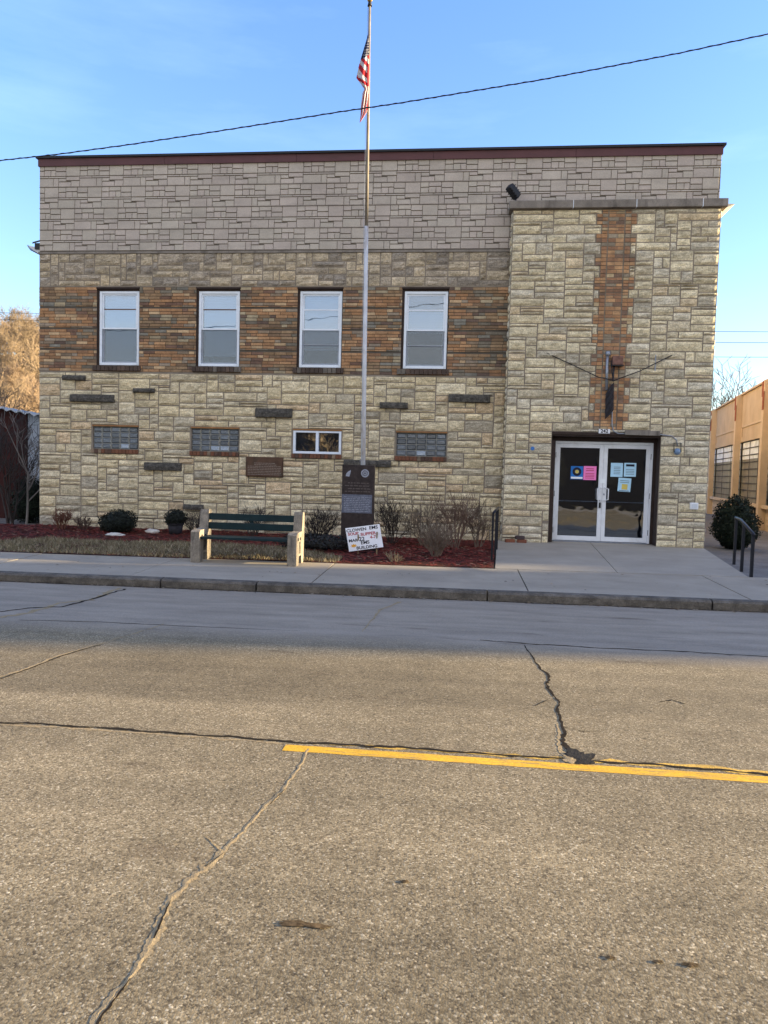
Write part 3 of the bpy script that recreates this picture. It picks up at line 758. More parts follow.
for L_ in range(5):
    zb_ = Z_CL+.03+L_*lap
    for kx in range(-2, 17):
        ex_ = []
        for (a, b, c, d) in cells:
            if b-a > .45 and rg.random() < .55:
                m_ = a+(b-a)*rg.choice((.38, .5, .62)); ex_ += [(a, m_, c, d), (m_, b, c, d)]
            elif b-a > .45 and rg.random() < .5:
                m_ = c+(d-c)*rg.choice((.42, .58)); ex_ += [(a, b, c, m_-.015), (a, b, m_+.015, d)]
            else: ex_.append((a, b, c, d))
        for (a, b, c, d) in ex_:
            x0 = kx*pit_+a+(L_ % 2)*pit_/2+(.13 if L_ > 1 else 0); x1 = kx*pit_+b+(L_ % 2)*pit_/2+(.13 if L_ > 1 else 0)
            x0 = max(x0, LX+.004); x1 = min(x1, RX-.004)
            za, zc = zb_+c*lap, min(zb_+d*lap, Z_RF-.2)
            if x1-x0 < .03 or zc-za < .02: continue
            k = rg.uniform(.93, 1.06); col = (.42*k, .37*k*rg.uniform(.98, 1.02), .32*k)
            g_ = .002; x0 += g_; x1 -= g_; q = .007
            # pillow with a sloped rim
            f0 = [(x0, .012, za), (x1, .012, za), (x1, .012, zc), (x0, .012, zc)]
            f1 = [(x0+q, -.008, za+q), (x1-q, -.008, za+q), (x1-q, -.002, zc-q*.6), (x0+q, -.002, zc-q*.6)]
            sd.quad(f1, col)
            for e in range(4): sd.quad([f0[e], f0[(e+1) % 4], f1[(e+1) % 4], f1[e]], col)
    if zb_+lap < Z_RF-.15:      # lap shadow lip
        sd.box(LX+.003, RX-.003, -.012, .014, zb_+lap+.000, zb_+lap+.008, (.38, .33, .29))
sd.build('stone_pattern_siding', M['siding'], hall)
MB().box(LX-.01, RX+.01, -.03, .02, Z_CL-.035, Z_CL+.012).build('siding_starter_strip', M['coping'], hall)
mr = MB(); x = LX-.015
while x < RX+.01:
    x2 = min(x+3.05, RX+.015); mr.box(x+.003, x2-.003, -.035, .5, Z_RF-.205, Z_RF-.035, (1, 1, 1)); x = x2
mr.build('maroon_flashing', M['maroon'], hall)
MB().box(LX-.05, RX+.06, -.075, .56, Z_RF-.035, Z_RF+.012).build('roof_edge', M['blackmetal'], hall)
# body behind
body = MB()
body.box(LX+.006, LX+.3, .321, 20, -.42, 6.5); body.box(RX-.36, RX-.06, .56, 20, -.42, 6.9); body.box(LX+.3, RX-.36, 19.7, 20, -.42, 6.5)
body.build('side_walls', M['sidewall'], hall)
MB().box(LX+.01, RX-.07, .51, 19.9, 6.901, 7.02).build('roof', M['roof'], hall)
MB().box(LX-.3, LX+.0, .51, 20, 6.43, 6.5).build('soffit', M['soffit'], hall)
gt = MB()
# left eave gutter seen end-on: an open curved trough with a dark fascia
pr_ = [(-.005, 6.30), (-.14, 6.35), (-.31, 6.42), (-.40, 6.54)]
for y0, y1 in ((.14, 20),):
    for a, b in zip(pr_[:-1], pr_[1:]): gt.quad([(a[0], y0, a[1]), (b[0], y0, b[1]), (b[0], y1, b[1]), (a[0], y1, a[1])]); gt.quad([(a[0]+.01, y0, a[1]+.012), (b[0]+.01, y0, b[1]+.012), (b[0]+.01, y1, b[1]+.012), (a[0]+.01, y1, a[1]+.012)])
gt.quad([(-.01, .15, 6.31), (-.14, .15, 6.36), (-.26, .15, 6.44), (-.39, .15, 6.53), (-.01, .15, 6.48)])
gt.build('gutter', M['gutter'], hall)
fs = MB(); fs.box(-.19, .0, .12, 19, 6.44, 6.58); fs.quad([(-.24, .11, 6.56), (0, .11, 6.62), (0, .11, 6.66), (-.24, .11, 6.60)]); fs.build('fascia', M['blackmetal'], hall)
ev = MB()
ev.quad([(RX-.10, .60, 7.18), (RX+.52, .60, 7.47), (RX-.10, .60, 7.50)]); ev.quad([(RX-.10, .60, 7.18), (RX+.52, .60, 7.47), (RX+.52, 16, 7.47), (RX-.10, 16, 7.18)])
ev.quad([(RX-.10, .60, 7.50), (RX+.52, .60, 7.47), (RX+.52, 16, 7.47), (RX-.10, 16, 7.50)])
ev.build('right_eave', M['soffit'], hall).name = 'eave'

# ---- upper windows
def sash_window(i, x):
    rgl = random.Random(i)
    w = MB(); z0, z1 = WZ0, WZ1; x1 = x+WW; fw_ = .055; Y = .035
    w.box(x, x+fw_, Y, Y+.11, z0, z1).box(x1-fw_, x1, Y, Y+.11, z0, z1).box(x+fw_, x1-fw_, Y, Y+.11, z1-fw_, z1).box(x+fw_, x1-fw_, Y-.012, Y+.11, z0, z0+.06)
    fr = w.build('window', M['vinyl'], hall, bevel=.004)
    zm = z0+.845
    for nm, a, b, yy in (('upper_sash', zm-.012, z1-fw_-.001, Y+.025), ('lower_sash', z0+.061, zm+.03, Y+.055)):
        s = MB(); xa, xb = x+fw_+.001, x1-fw_-.001; t = .036
        s.box(xa, xa+t, yy, yy+.028, a, b).box(xb-t, xb, yy, yy+.028, a, b).box(xa+t, xb-t, yy, yy+.028, a, a+t).box(xa+t, xb-t, yy, yy+.028, b-t, b)
        s.build(nm, M['vinyl'], fr, bevel=.003)
        MB().box(xa+t, xb-t, yy+.012, yy+.017, a+t, b-t).build('pane', M['glass'], fr)
    # storm-window bars, one per sash, at the heights the photograph shows
    for zz, dark in (((z1-.42), i < 2), ) + (((z0+.5), False),)*(i >= 2):
        MB().box(x+fw_+.03, x1-fw_-.03, Y+.03 if not dark else Y+.034, Y+.04, zz, zz+.026).build('storm_bar', M['vinyl'] if i >= 2 else M['bronze'], fr)
    MB().quad([(x+fw_+.03, Y+.008, z0+.09), (x1-fw_-.03, Y+.008, z0+.09), (x1-fw_-.03, Y+.008, zm), (x+fw_+.03, Y+.008, zm)]).build if False else None
    sq = MB(); sq.quad([(x+fw_+.002, Y+.018, z0+.062), (x1-fw_-.002, Y+.018, z0+.062), (x1-fw_-.002, Y+.018, zm-.013), (x+fw_+.002, Y+.018, zm-.013)]); sq.build('insect_screen', M['screen'], fr)
    bl = MB(); xa, xb = x+fw_+.035, x1-fw_-.035
    drop = [z0+.09, z0+.24, z0+.40, z0+.80][i]; top = z1-fw_-.04-(0 if i < 3 else .33)
    zz = top
    while zz > drop+.05:
        bl.box(xa, xb, Y+.115, Y+.119, zz-.056, zz, (1, 1, 1)); zz -= .058
    bl.box(xa, xb, Y+.105, Y+.125, drop, drop+.03)
    bl.build('blind', M['blind'], fr)
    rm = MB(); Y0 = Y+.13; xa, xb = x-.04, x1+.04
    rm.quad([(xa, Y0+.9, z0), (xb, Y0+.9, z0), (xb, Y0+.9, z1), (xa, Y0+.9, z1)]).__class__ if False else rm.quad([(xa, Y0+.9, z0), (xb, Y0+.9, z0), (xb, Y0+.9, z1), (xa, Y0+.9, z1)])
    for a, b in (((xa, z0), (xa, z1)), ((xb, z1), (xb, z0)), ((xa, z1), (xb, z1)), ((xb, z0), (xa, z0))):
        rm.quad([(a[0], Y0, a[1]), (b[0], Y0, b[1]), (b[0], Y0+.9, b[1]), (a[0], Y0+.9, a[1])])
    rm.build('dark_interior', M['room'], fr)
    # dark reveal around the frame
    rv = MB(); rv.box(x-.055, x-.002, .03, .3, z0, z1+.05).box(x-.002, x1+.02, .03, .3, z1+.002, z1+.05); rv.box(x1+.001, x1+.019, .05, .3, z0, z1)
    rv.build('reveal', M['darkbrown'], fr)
    sl = MB(); xx = x-.13; rg = random.Random(i+50)
    while xx < x1+.06:
        sl.box(xx+.004, min(xx+.1, x1+.07)-.004, -.05-rg.uniform(0, .012), .10, z0-.135, z0-.015, pick(rg, [((.075, .055, .045), 3), ((.10, .07, .055), 1), ((.15, .13, .11), 1)])); xx += .1
    sl.build('brick_sill', M['brick'], fr, bevel=.006)
    hd = MB(); hd.box(x-.06, x1+.03, -.014, .1, z1+.05, z1+.085); hd.build('lintel', M['darkbrown'], fr)
for i, x in enumerate(WX): sash_window(i, x)

# ---- small windows
def block_window(q, seed):
    x0, x1, z0, z1 = q; rg = random.Random(seed)
    j = MB().box(x0+.002, x1-.002, .035, .12, z0+.002, z1-.002); fr = j.build('glass_block_window', M['blockjoint'], hall)
    b = MB(); nx_, nz_ = 5, 4; W_ = (x1-x0-.01)/nx_; H_ = (z1-z0-.01)/nz_
    for a in range(nx_):
        for c in range(nz_):
            xa, xb, za, zb = x0+.005+a*W_+.009, x0+.005+(a+1)*W_-.009, z0+.005+c*H_+.009, z0+.005+(c+1)*H_-.009
            k = rg.uniform(.6, 1.3); q1 = .02
            if c < 1 and rg.random() < .5: k = 3.2  # some bottom blocks coloured brighter to imitate a blue reflection
            f1 = [(xa+q1, .012, za+q1), (xb-q1, .012, za+q1), (xb-q1, .012, zb-q1), (xa+q1, .012, zb-q1)]
            f0 = [(xa, .033, za), (xb, .033, za), (xb, .033, zb), (xa, .033, zb)]; cc = (.105*k, .125*k, .15*k)
            b.quad(f1, cc)
            for e in range(4): b.quad([f0[e], f0[(e+1) % 4], f1[(e+1) % 4], f1[e]], (cc[0]*.8, cc[1]*.8, cc[2]*.8))
    b.build('glass_block', M['blocka'], fr)
    small_sill(fr, x0, x1, z0, z1, seed)
def small_sill(fr, x0, x1, z0, z1, seed):
    s = MB(); rg = random.Random(seed+5); xx = x0-.03
    while xx < x1:
        s.box(xx+.004, min(xx+.085, x1+.01)-.003, -.045-rg.uniform(0, .01), .04, z0-.1, z0-.003, pick(rg, [((.17, .075, .045), 3), ((.10, .06, .045), 2), ((.22, .16, .11), .6)])); xx += .085
    s.build('brick_sill', M['brick'], fr, bevel=.004)
    MB().box(x0-.01, x1+.012, -.022, .04, z1+.004, z1+.036, (.30, .15, .06)).build('lintel', M['brick'], fr)
M['blocka'] = mat('glass block tint', (1, 1, 1), .1, .25, 30, .5, 25, attr=True, spec=1.0)
for k in (0, 1, 3): block_window(SW[k], k+20)
x0, x1, z0, z1 = SW[2]
MB().box(x0+.02, x1-.01, .2, .22, z0, z1).build('slider_interior', M['room'], hall) if False else None
w = MB(); t = .055; Y = -.01; xm = (x0+x1)/2
w.box(x0+.002, x0+t, Y, Y+.1, z0+.002, z1-.002).box(x1-t, x1-.002, Y, Y+.1, z0+.002, z1-.002).box(x0+t, x1-t, Y, Y+.1, z1-t*.8, z1-.002).box(x0+t, x1-t, Y-.01, Y+.1, z0+.002, z0+t).box(xm-.03, xm+.03, Y-.008, Y+.09, z0+t, z1-t*.8)
fr = w.build('sliding_window', M['vinyl'], hall, bevel=.004)
MB().box(x0+t, xm-.03, .03, .036, z0+t, z1-t).build('pane', M['glass'], fr); MB().box(xm+.03, x1-t, .04, .046, z0+t, z1-t).build('pane', M['glass'], fr)
rm = MB(); rm.box(x0+.02, x1-.02, .5, .52, z0, z1).box(x0+.0, x0+.02, .1, .5, z0, z1).box(x1-.02, x1, .1, .5, z0, z1); rm.box(x0+.12, x0+.3, .2, .22, z0+.05, z1-.1); rm.build('dark_interior', M['room'], fr)
small_sill(fr, x0, x1, z0, z1, 77)

# ---- projecting rough dark stones on the lower wall
for k, (x0, x1, z0, z1) in enumerate(DS):
    b = MB(); n = 12; rg = random.Random(k)
    nn = max(4, int((x1-x0)/.05)); rows = []
    for i in range(nn+1):
        x = x0+(x1-x0)*i/nn; t = noise.noise(Vector((x*6, k, 0))); tt = noise.noise(Vector((x*9, k, 4)))
        p = .115+.025*t
        if i in (0, nn): p *= .65
        rows.append([(x, .0, z0-.0), (x, -p*.9, z0+.008+.01*tt), (x, -p-.012*tt, (z0+z1)/2+.015*t), (x, -p*.8, z1-.014+.012*t), (x, .0, z1)])
    for a, c in zip(rows[:-1], rows[1:]):
        for e in range(4): b.quad([a[e], c[e], c[e+1], a[e+1]])
    b.quad(list(reversed(rows[0]))); b.quad(rows[-1])
    b.build('projecting_stone', M['darkstone'], hall)

# ---- doors
d0, d1, dz1, dz0 = 11.967, 14.071, 2.2, .012
fr = MB(); t = .05; Yd = -.02
fr.box(d0, d0+t, Yd-.03, Yd+.08, dz0, dz1).box(d1-t, d1, Yd-.03, Yd+.08, dz0, dz1).box(d0+t, d1-t, Yd-.03, Yd+.08, dz1-t, dz1)
frame = fr.build('door_frame', M['alum'], hall, bevel=.004)
MB().box(d0+t, d1-t, Yd-.06, Yd+.08, -.0, .022).build('threshold', M['steel'], frame)
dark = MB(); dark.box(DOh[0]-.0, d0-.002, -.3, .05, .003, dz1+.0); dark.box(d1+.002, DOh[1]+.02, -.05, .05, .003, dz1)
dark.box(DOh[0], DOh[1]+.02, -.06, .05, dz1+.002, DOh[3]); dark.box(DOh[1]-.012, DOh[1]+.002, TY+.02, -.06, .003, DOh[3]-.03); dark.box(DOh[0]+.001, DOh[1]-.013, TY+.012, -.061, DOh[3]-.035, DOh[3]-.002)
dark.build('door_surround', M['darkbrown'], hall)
MB().box(HD[0], HD[1], TY-.02, TY+.01, HD[2]+.002, HD[3]).build('door_lintel', M['darkbrown'], hall)
xm = 13.035
for side in (0, 1):
    xa, xb = (d0+t+.003, xm-.002) if side == 0 else (xm+.002, d1-t-.003)
    z0, z1 = .03, dz1-t-.003; s = .085; yy = Yd-.012
    lf = MB(); lf.box(xa, xa+s, yy, yy+.045, z0, z1).box(xb-s, xb, yy, yy+.045, z0, z1).box(xa+s, xb-s, yy, yy+.045, z1-.085, z1).box(xa+s, xb-s, yy, yy+.045, z0, z0+.10)
    leaf = lf.build('door', M['alum'], hall, bevel=.004)
    MB().box(xa+s, xb-s, yy+.018, yy+.024, z0+.10, z1-.085).build('glass_pane', M['doorglass'], leaf)
    hx = xb-.045 if side == 0 else xa+.045; o = -.07 if side == 0 else .07
    h = MB(); h.tube([(hx, yy+.002, .92), (hx, yy-.06, .93), (hx+o, yy-.07, .95), (hx+o, yy-.07, 1.18), (hx, yy-.06, 1.20), (hx, yy+.002, 1.21)], .012, 8)
    h.build('handle', M['alum'], leaf)
    pb_ = MB(); pb_.box(xa+s-.02, xb-s+.02, yy+.06, yy+.085, .885, .905); pb_.build('push_bar', M['alum'], leaf)
    hg = MB(); ex = xa-.012 if side == 0 else xb+.012
    for zz in (.25, 1.05, 1.9): MB().tube([(ex, yy-.012, zz-.06), (ex, yy-.012, zz+.06)], .009, 6).build('hinge', M['blackmetal'], leaf)
    if side == 0:
        MB().box(xb-.06, xb-.02, yy-.02, yy-.001, .76, .88).build('lock', M['blackmetal'], leaf)
    else: MB().box(xa+.02, xa+.05, yy-.006, yy-.001, 1.04, 1.08).build('lock', M['steel'], leaf)
MB().box(xm-.055, xm+.055, Yd-.022, Yd-.0135, 1.30, 1.40).build('sticker', M['paper_white'], hall)
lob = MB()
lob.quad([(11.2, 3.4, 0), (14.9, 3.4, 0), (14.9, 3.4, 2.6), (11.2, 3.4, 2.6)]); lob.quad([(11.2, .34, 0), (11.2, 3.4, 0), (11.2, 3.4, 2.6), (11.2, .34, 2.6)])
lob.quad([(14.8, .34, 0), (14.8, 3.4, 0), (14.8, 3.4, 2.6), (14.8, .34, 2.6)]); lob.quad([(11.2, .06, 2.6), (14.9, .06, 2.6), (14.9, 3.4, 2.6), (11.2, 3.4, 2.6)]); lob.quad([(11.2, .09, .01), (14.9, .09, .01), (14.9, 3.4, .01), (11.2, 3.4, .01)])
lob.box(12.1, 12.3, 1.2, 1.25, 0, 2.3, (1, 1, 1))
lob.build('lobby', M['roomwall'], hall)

# ---- notices taped to the doors
def notice(name, label, cat, u0, v0, u1, v1, m, deco, tilt=0, group='notices taped to the door glass'):
    Yn = Yd-.012+.016; a = at(u0, v0, Yn); b = at(u1, v1, Yn); cx, cz = (a.x+b.x)/2, (a.z+b.z)/2; w, h = b.x-a.x, a.z-b.z
    o = thing(name, label, cat, (cx, Yn, cz), group)
    MB().box(a.x, b.x, Yn-.0015, Yn, b.z, a.z).build('sheet', m, o)
    for (x0, x1, z0, z1, mm, nm) in deco:
        MB().box(a.x+x0*w, a.x+x1*w, Yn-.003, Yn-.0018, b.z+z0*h, b.z+z1*h).build(nm, mm, o)
    o.rotation_euler = (0, tilt, 0)
    return o, a, b
lines = lambda z0, z1, n, m, x0=.15, x1=.85: [(x0, x1, z0+(z1-z0)*k/n, z0+(z1-z0)*(k+.35)/n, m, 'printed_line') for k in range(n)]
o, a, b = notice('poster', 'blue poster with a dark round emblem, leftmost sheet on the glass doors', 'poster', 571, 466, 582.8, 480, M['poster_blue'],
    [(.03, .97, .08, .22, M['paper_white'], 'white_stripe'), (.02, .98, .0, .05, M['ink'], 'dark_edge')])
em = MB(); cx, cz = (a.x+b.x)/2, b.z+(a.z-b.z)*.6
def disc(mb, cx, cy, cz, r0, r1, n=24):
    for k in range(n):
        p, q = 2*PI*k/n, 2*PI*(k+1)/n
        mb.quad([(cx+r0*math.cos(p), cy, cz+r0*math.sin(p)), (cx+r1*math.cos(p), cy, cz+r1*math.sin(p)), (cx+r1*math.cos(q), cy, cz+r1*math.sin(q)), (cx+r0*math.cos(q), cy, cz+r0*math.sin(q))][::-1])
disc(em, cx, a.y-.004, cz, .045, .095); em.build('emblem_ring', M['ink'], o)
em = MB(); disc(em, cx, a.y-.0045, cz, .0, .04); em.build('emblem_centre', M['paper_yellow'], o)
notice('notice', 'bright pink sheet of paper beside the blue poster on the left door', 'notice', 583.8, 466, 596, 480.2, M['paper_pink'], lines(.12, .55, 4, M['redink'])+lines(.66, .92, 2, M['redink'], .2, .8))
notice('notice', 'pale blue sheet at upper left of the right door, with faint green print', 'notice', 611, 462.8, 622.5, 477, M['paper_blue'], lines(.2, .8, 5, M['greyink'], .25, .8))
notice('notice', 'pale blue sheet with a black header bar at upper right of the right door', 'notice', 624.3, 462.8, 635.8, 476.8, M['paper_blue'], [(.15, .85, .74, .9, M['ink'], 'header_bar')]+lines(.15, .6, 4, M['greyink']))
notice('notice', 'pale blue flyer with a yellow picture, lowest sheet on the right door', 'notice', 618.3, 477.8, 630.5, 491.8, M['paper_blue'], [(.3, .75, .15, .55, M['paper_yellow'], 'picture')]+lines(.65, .9, 2, M['greyink'])+[(.1, .9, .03, .09, M['greyink'], 'printed_line')], tilt=.05)

# ------------------------------------------------------------------ fittings on the wall
p = at(512, 200, -.2)
fl = thing('floodlight', 'black floodlight on a white base above the left end of the tower coping', 'floodlight', (10.92, -.25, TZ+.166))
MB().box(10.87, 10.98, -.31, -.2, TZ+.166, TZ+.2).build('base', M['vinyl'], fl, bevel=.005)
MB().tube([(10.925, -.255, TZ+.2), (10.925, -.255, TZ+.30)], .018, 8).build('arm', M['blackmetal'], fl)
h = MB(); h.obox((10.97, -.22, TZ+.30), (10.77, -.36, TZ+.50), .17, .15); h.build('lamp_head', M['blackmetal'], fl, bevel=.03)
hb = MB(); 
for k in range(4):
    a = Vector((10.97, -.22, TZ+.30)).lerp(Vector((10.77, -.36, TZ+.50)), .15+.2*k); b_ = a+Vector((-.01, -.007, .01)); hb.obox(a, b_, .185, .165)
hb.build('cooling_fin', M['blackmetal'], fl)
# sign bracket with rolled cloth
Yt = TY
P = lambda u, v, dy=0: Vector(at(u, v, TY-dy))
br = thing('wall_bracket', 'weathered steel wall bracket with junction box and two guy wires over the doors', 'bracket', tuple(P(611, 420, .0)))
b = MB(); b.tube([P(607.5, 353, .06), P(606.5, 390, .06)], .03, 10); b.tube([P(608, 351.5, .06), P(608, 356, .06)], .05, 10); b.build('pipe', M['steel'], br)
a = P(611.5, 357, 0); c = P(621.5, 366, 0)
MB().box(a.x, c.x, TY-.17, TY-.03, c.z, a.z).build('junction_box', M['rust'], br, bevel=.01)
MB().box(a.x-.01, c.x+.012, TY-.18, TY-.025, c.z-.02, c.z-.002).build('box_rim', M['blackmetal'], br)
b = MB(); b.tube([P(614, 365, .1), P(613, 381, .12), P(614, 381, .12)], .018, 6); b.tube([P(611, 360, .1), P(612, 372, .1), P(613, 381, .12)], .01, 6); b.build('drop_arm', M['blackmetal'], br)
wp = [P(614, 380.5, .12), P(598, 377, .09), P(575, 366, .05), P(546.5, 353, .02)]
MB().tube(wp, .010, 6).build('guy_wire', M['blackmetal'], br)
MB().tube([P(614, 380.5, .12), P(640, 371, .09), P(672.5, 355, .02)], .010, 6).build('guy_wire', M['blackmetal'], br)
MB().box(P(672, 0, 0).x-.01, P(672, 0, 0).x+.01, TY-.03, TY, at(672, 372, TY).z, at(672, 355, TY).z).build('anchor_strip', M['steel'], br)
rc = MB(); q0 = []
for k in range(13):
    t = k/12; v = 384+(418-384)*t; sl_ = 7*(1-min(1, t*3))if t < .33 else 0
    l_ = P(606+(5*(1-t*4) if t < .25 else 0)-(.8*t), v+ (0), .08); r_ = P(614-.4*t, v-3.5*t-3*(1 if t > .05 else 0), .08)
    q0.append((l_, r_))
prof = []
for k, (l_, r_) in enumerate(q0):
    row = []
    for j in range(9):
        s = j/8; p = l_.lerp(r_, s); y = -.05*math.sin(PI*s)-.018*math.sin((s*2.2+k*.6)*PI)
        row.append((p.x, p.y+y, p.z+.1*(s-.5)*.6))
    prof.append(row)
for a, c in zip(prof[:-1], prof[1:]):
    for j in range(8): rc.quad([a[j], a[j+1], c[j+1], c[j]][::-1])
    rc.quad([a[0], c[0], (c[0][0], c[0][1]+.03, c[0][2]), (a[0][0], a[0][1]+.03, a[0][2])]); rc.quad([a[8], c[8], (c[8][0], c[8][1]+.03, c[8][2]), (a[8][0], a[8][1]+.03, a[8][2])])
    rc.quad([(a[0][0], a[0][1]+.03, a[0][2]), (c[0][0], c[0][1]+.03, c[0][2]), (c[8][0], c[8][1]+.03, c[8][2]), (a[8][0], a[8][1]+.03, a[8][2])])
p = prof[-1][4]
tag(rc.build('furled_banner', M['blacktint'], origin=prof[0][4]), 'dark rolled-up cloth hanging from the wall bracket over the doors', 'banner')
# conduit and bell
cdt = thing('electrical_conduit', 'grey conduit running from the bracket along the door lintel to the wall lamp', 'conduit', tuple(P(640, 433, 0)))
MB().tube([P(612, 384, .03), P(612, 425, .03), P(613.5, 431, .03), P(618, 433.5, .03), P(660, 434.5, .03), P(672, 436, .03), P(676.5, 440, .03), P(677.5, 446, .03)], .012, 8).build('pipe', M['steel'], cdt)
MB().obox(P(625, 432.5, .05), P(660, 433.5, .05), .05, .10).build('cable_cover', M['coping'], cdt, bevel=.005)
lm = thing('wall_lamp', 'small round bluish lamp in a bent bracket right of the doors', 'lamp', tuple(P(677, 452, 0)))
MB().tube([P(674, 452, .03), P(674, 443, .04), P(681, 443, .04), P(681, 452, .03)], .010, 6).build('bracket', M['blackmetal'], lm)
b = MB(); c = P(677.5, 451.5, .05); b.blob(c.x, c.y, c.z, .062, .06, .062, 14, 9, 0); b.build('globe', M['blueglobe'], lm)
MB().tube([(c.x, TY, c.z), (c.x, TY-.03, c.z)], .075, 16).build('back_plate', M['steel'], lm)
a = P(689.5, 502.5, 0); c = P(697.3, 509.5, 0)
wb = thing('outlet_box', 'small pale grey outlet box low on the stone right of the doors', 'outlet box', (a.x, TY, c.z))
MB().box(a.x, c.x, TY-.07, TY-.0, c.z, a.z).build('cover', M['alum'], wb, bevel=.01)
MB().box(a.x+.03, c.x-.03, TY-.076, TY-.071, c.z+.03, a.z-.03).build('flap', M['gutter'], wb)
p = P(532.5, 448.5, .02)
s = MB(); s.tube([(p.x, TY, p.z), (p.x, TY-.04, p.z)], .042, 14)
tag(s.build('blue_button', M['poster_blue2'] if 'poster_blue2' in M else mat('blue enamel', (.05, .16, .42), .35, .1), origin=(p.x, TY, p.z)), 'small round blue fitting on the stone left of the doors', 'fitting')
a = P(598.5, 429, .0); c = P(609.5, 433.6, 0)
ad = thing('address_plate', 'small pale house number plate above the middle of the doors', 'sign', ((a.x+c.x)/2, TY, c.z))
MB().box(a.x, c.x, TY-.045, TY-.03, c.z, a.z).build('plate', M['alum'], ad)
MB().box(a.x+.03, c.x-.03, TY-.03, TY, c.z+.02, a.z-.02).build('mounting_block', M['darkbrown'], ad)
text('house_number', '242', .105, M['ink'], ad, ((a.x+c.x)/2, TY-.047, (a.z+c.z)/2), offset=.003)
# plaque
x0, x1, z0, z1 = PL
pq = thing('wall_plaque', 'brown bronze memorial plaque fixed to the stone wall left of the sliding window', 'plaque', ((x0+x1)/2, -.03, z0))
MB().box(x0, x1, -.055, -.022, z0, z1).build('plate', M['bronze'], pq, bevel=.008)
q = MB(); q.box(x0+.015, x1-.015, -.062, -.056, z0+.015, z0+.027).box(x0+.015, x1-.015, -.062, -.056, z1-.027, z1-.015).box(x0+.015, x0+.027, -.062, -.056, z0+.027, z1-.027).box(x1-.027, x1-.015, -.062, -.056, z0+.027, z1-.027)
q.build('raised_border', M['bronze'], pq)
q = MB(); rg = random.Random(2)
for k in range(8):
    zz = z0+.05+k*.037; xx = x0+.05
    if k > 5: xx = x0+.2
    while xx < x1-(.06 if k < 6 else .2):
        l_ = rg.uniform(.02, .07); q.box(xx, min(xx+l_, x1-.05), -.058, -.0555, zz, zz+.012); xx += l_+.012
q.build('raised_lettering', M['bronzeline'], pq)

# ------------------------------------------------------------------ monument, sign, flagpole, flag
YM = -2.35
a = at(342.3, 464.5, YM); c = at(373, 525, YM); mx0, mx1, mz1 = a.x, c.x, a.z; mb0 = bedz(8, YM)
mn = thing('memorial_stone', 'upright dark granite memorial with a grey etched panel, at the foot of the flagpole', 'monument', ((mx0+mx1)/2, YM, mb0))
b = MB(); b.box(mx0, mx1, YM, YM+.16, mb0+.16, mz1); b.build('slab', M['granite'], mn, bevel=.008)
MB().box(mx0-.1, mx1+.1, YM-.08, YM+.26, mb0-.1, mb0+.16).build('plinth', M['granite'], mn, bevel=.02)
H = mz1-mb0; pz1 = at(356, 494.5, YM).z; pz0 = at(356, 513, YM).z
MB().box(mx0+.004, mx1-.03, YM-.004, YM-.0005, pz0, pz1).build('etched_panel', M['granite_grey'], mn)
q = MB(); rg = random.Random(5)
for k in range(9):
    zz = pz0+.03+k*(pz1-pz0-.05)/9; xx = mx0+.05
    while xx < mx1-.08:
        l_ = rg.uniform(.02, .08); q.box(xx, min(xx+l_, mx1-.06), YM-.0065, YM-.0045, zz, zz+.009); xx += l_+.015
q.build('etched_lettering', M['etch'], mn)
q = MB()
for k in range(4):
    zz = pz1+.05+k*.055; xx = mx0+.06+(k % 2)*.06
    while xx < mx1-.09:
        l_ = rg.uniform(.03, .09); q.box(xx, min(xx+l_, mx1-.07), YM-.003, YM-.0008, zz, zz+.016); xx += l_+.018
q.build('engraved_lines', M['etchdim'], mn)
sc_ = at(365, 473.3, YM); q = MB(); disc(q, sc_.x, YM-.002, sc_.z, .058, .078); disc(q, sc_.x, YM-.002, sc_.z, .022, .036)
for k in range(12):
    p, r_ = 2*PI*k/12, .047; q.box(sc_.x+r_*math.cos(p)-.007, sc_.x+r_*math.cos(p)+.007, YM-.0025, YM-.001, sc_.z+r_*math.sin(p)-.007, sc_.z+r_*math.sin(p)+.007)
q.box(sc_.x-.006, sc_.x+.006, YM-.003, YM-.001, sc_.z-.03, sc_.z+.03)
q.build('round_seal', M['etch'], mn)
sc_ = at(348.3, 473.5, YM); q = MB()
q.quad([(sc_.x-.05, YM-.002, sc_.z-.05), (sc_.x+.02, YM-.002, sc_.z-.06), (sc_.x+.04, YM-.002, sc_.z+.0), (sc_.x+.05, YM-.002, sc_.z+.07), (sc_.x+.0, YM-.002, sc_.z+.04), (sc_.x-.04, YM-.002, sc_.z+.0)])
q.build('etched_figure', M['etch'], mn)

YP = -2.05
pb0 = at(363, 465, YP); pt0 = at(369.8, 3, YP); dirp = (pt0-pb0)/(pt0.z-pb0.z)
pbase = pb0+dirp*(bedz(8, YP)-pb0.z)
fp = thing('flagpole', 'tall white weathered flagpole rising behind the granite memorial', 'flagpole', tuple(pbase))
zs = [0, .18, .36, .5, .68, .86, 1.0]; zs = [0, .3, .55, .8, 1]
MB().tube([pbase.lerp(pt0, t) for t in (0, .3, .60)], [.050, .044, .038], 14).build('pole', M['pole'], fp)
MB().tube([pbase.lerp(pt0, t) for t in (.60, .8, 1)], [.033, .029, .024], 14).build('upper_pole', M['pole_sunlit'], fp)
b = MB(); b.blob(pt0.x, pt0.y, pt0.z+.07, .055, .055, .055, 14, 9, 0); b.build('finial_ball', M['gold'], fp)
MB().tube([pt0+Vector((0, 0, -.06)), pt0+Vector((0, 0, .02))], [.045, .03], 10).build('truck_cap', M['blackmetal'], fp)
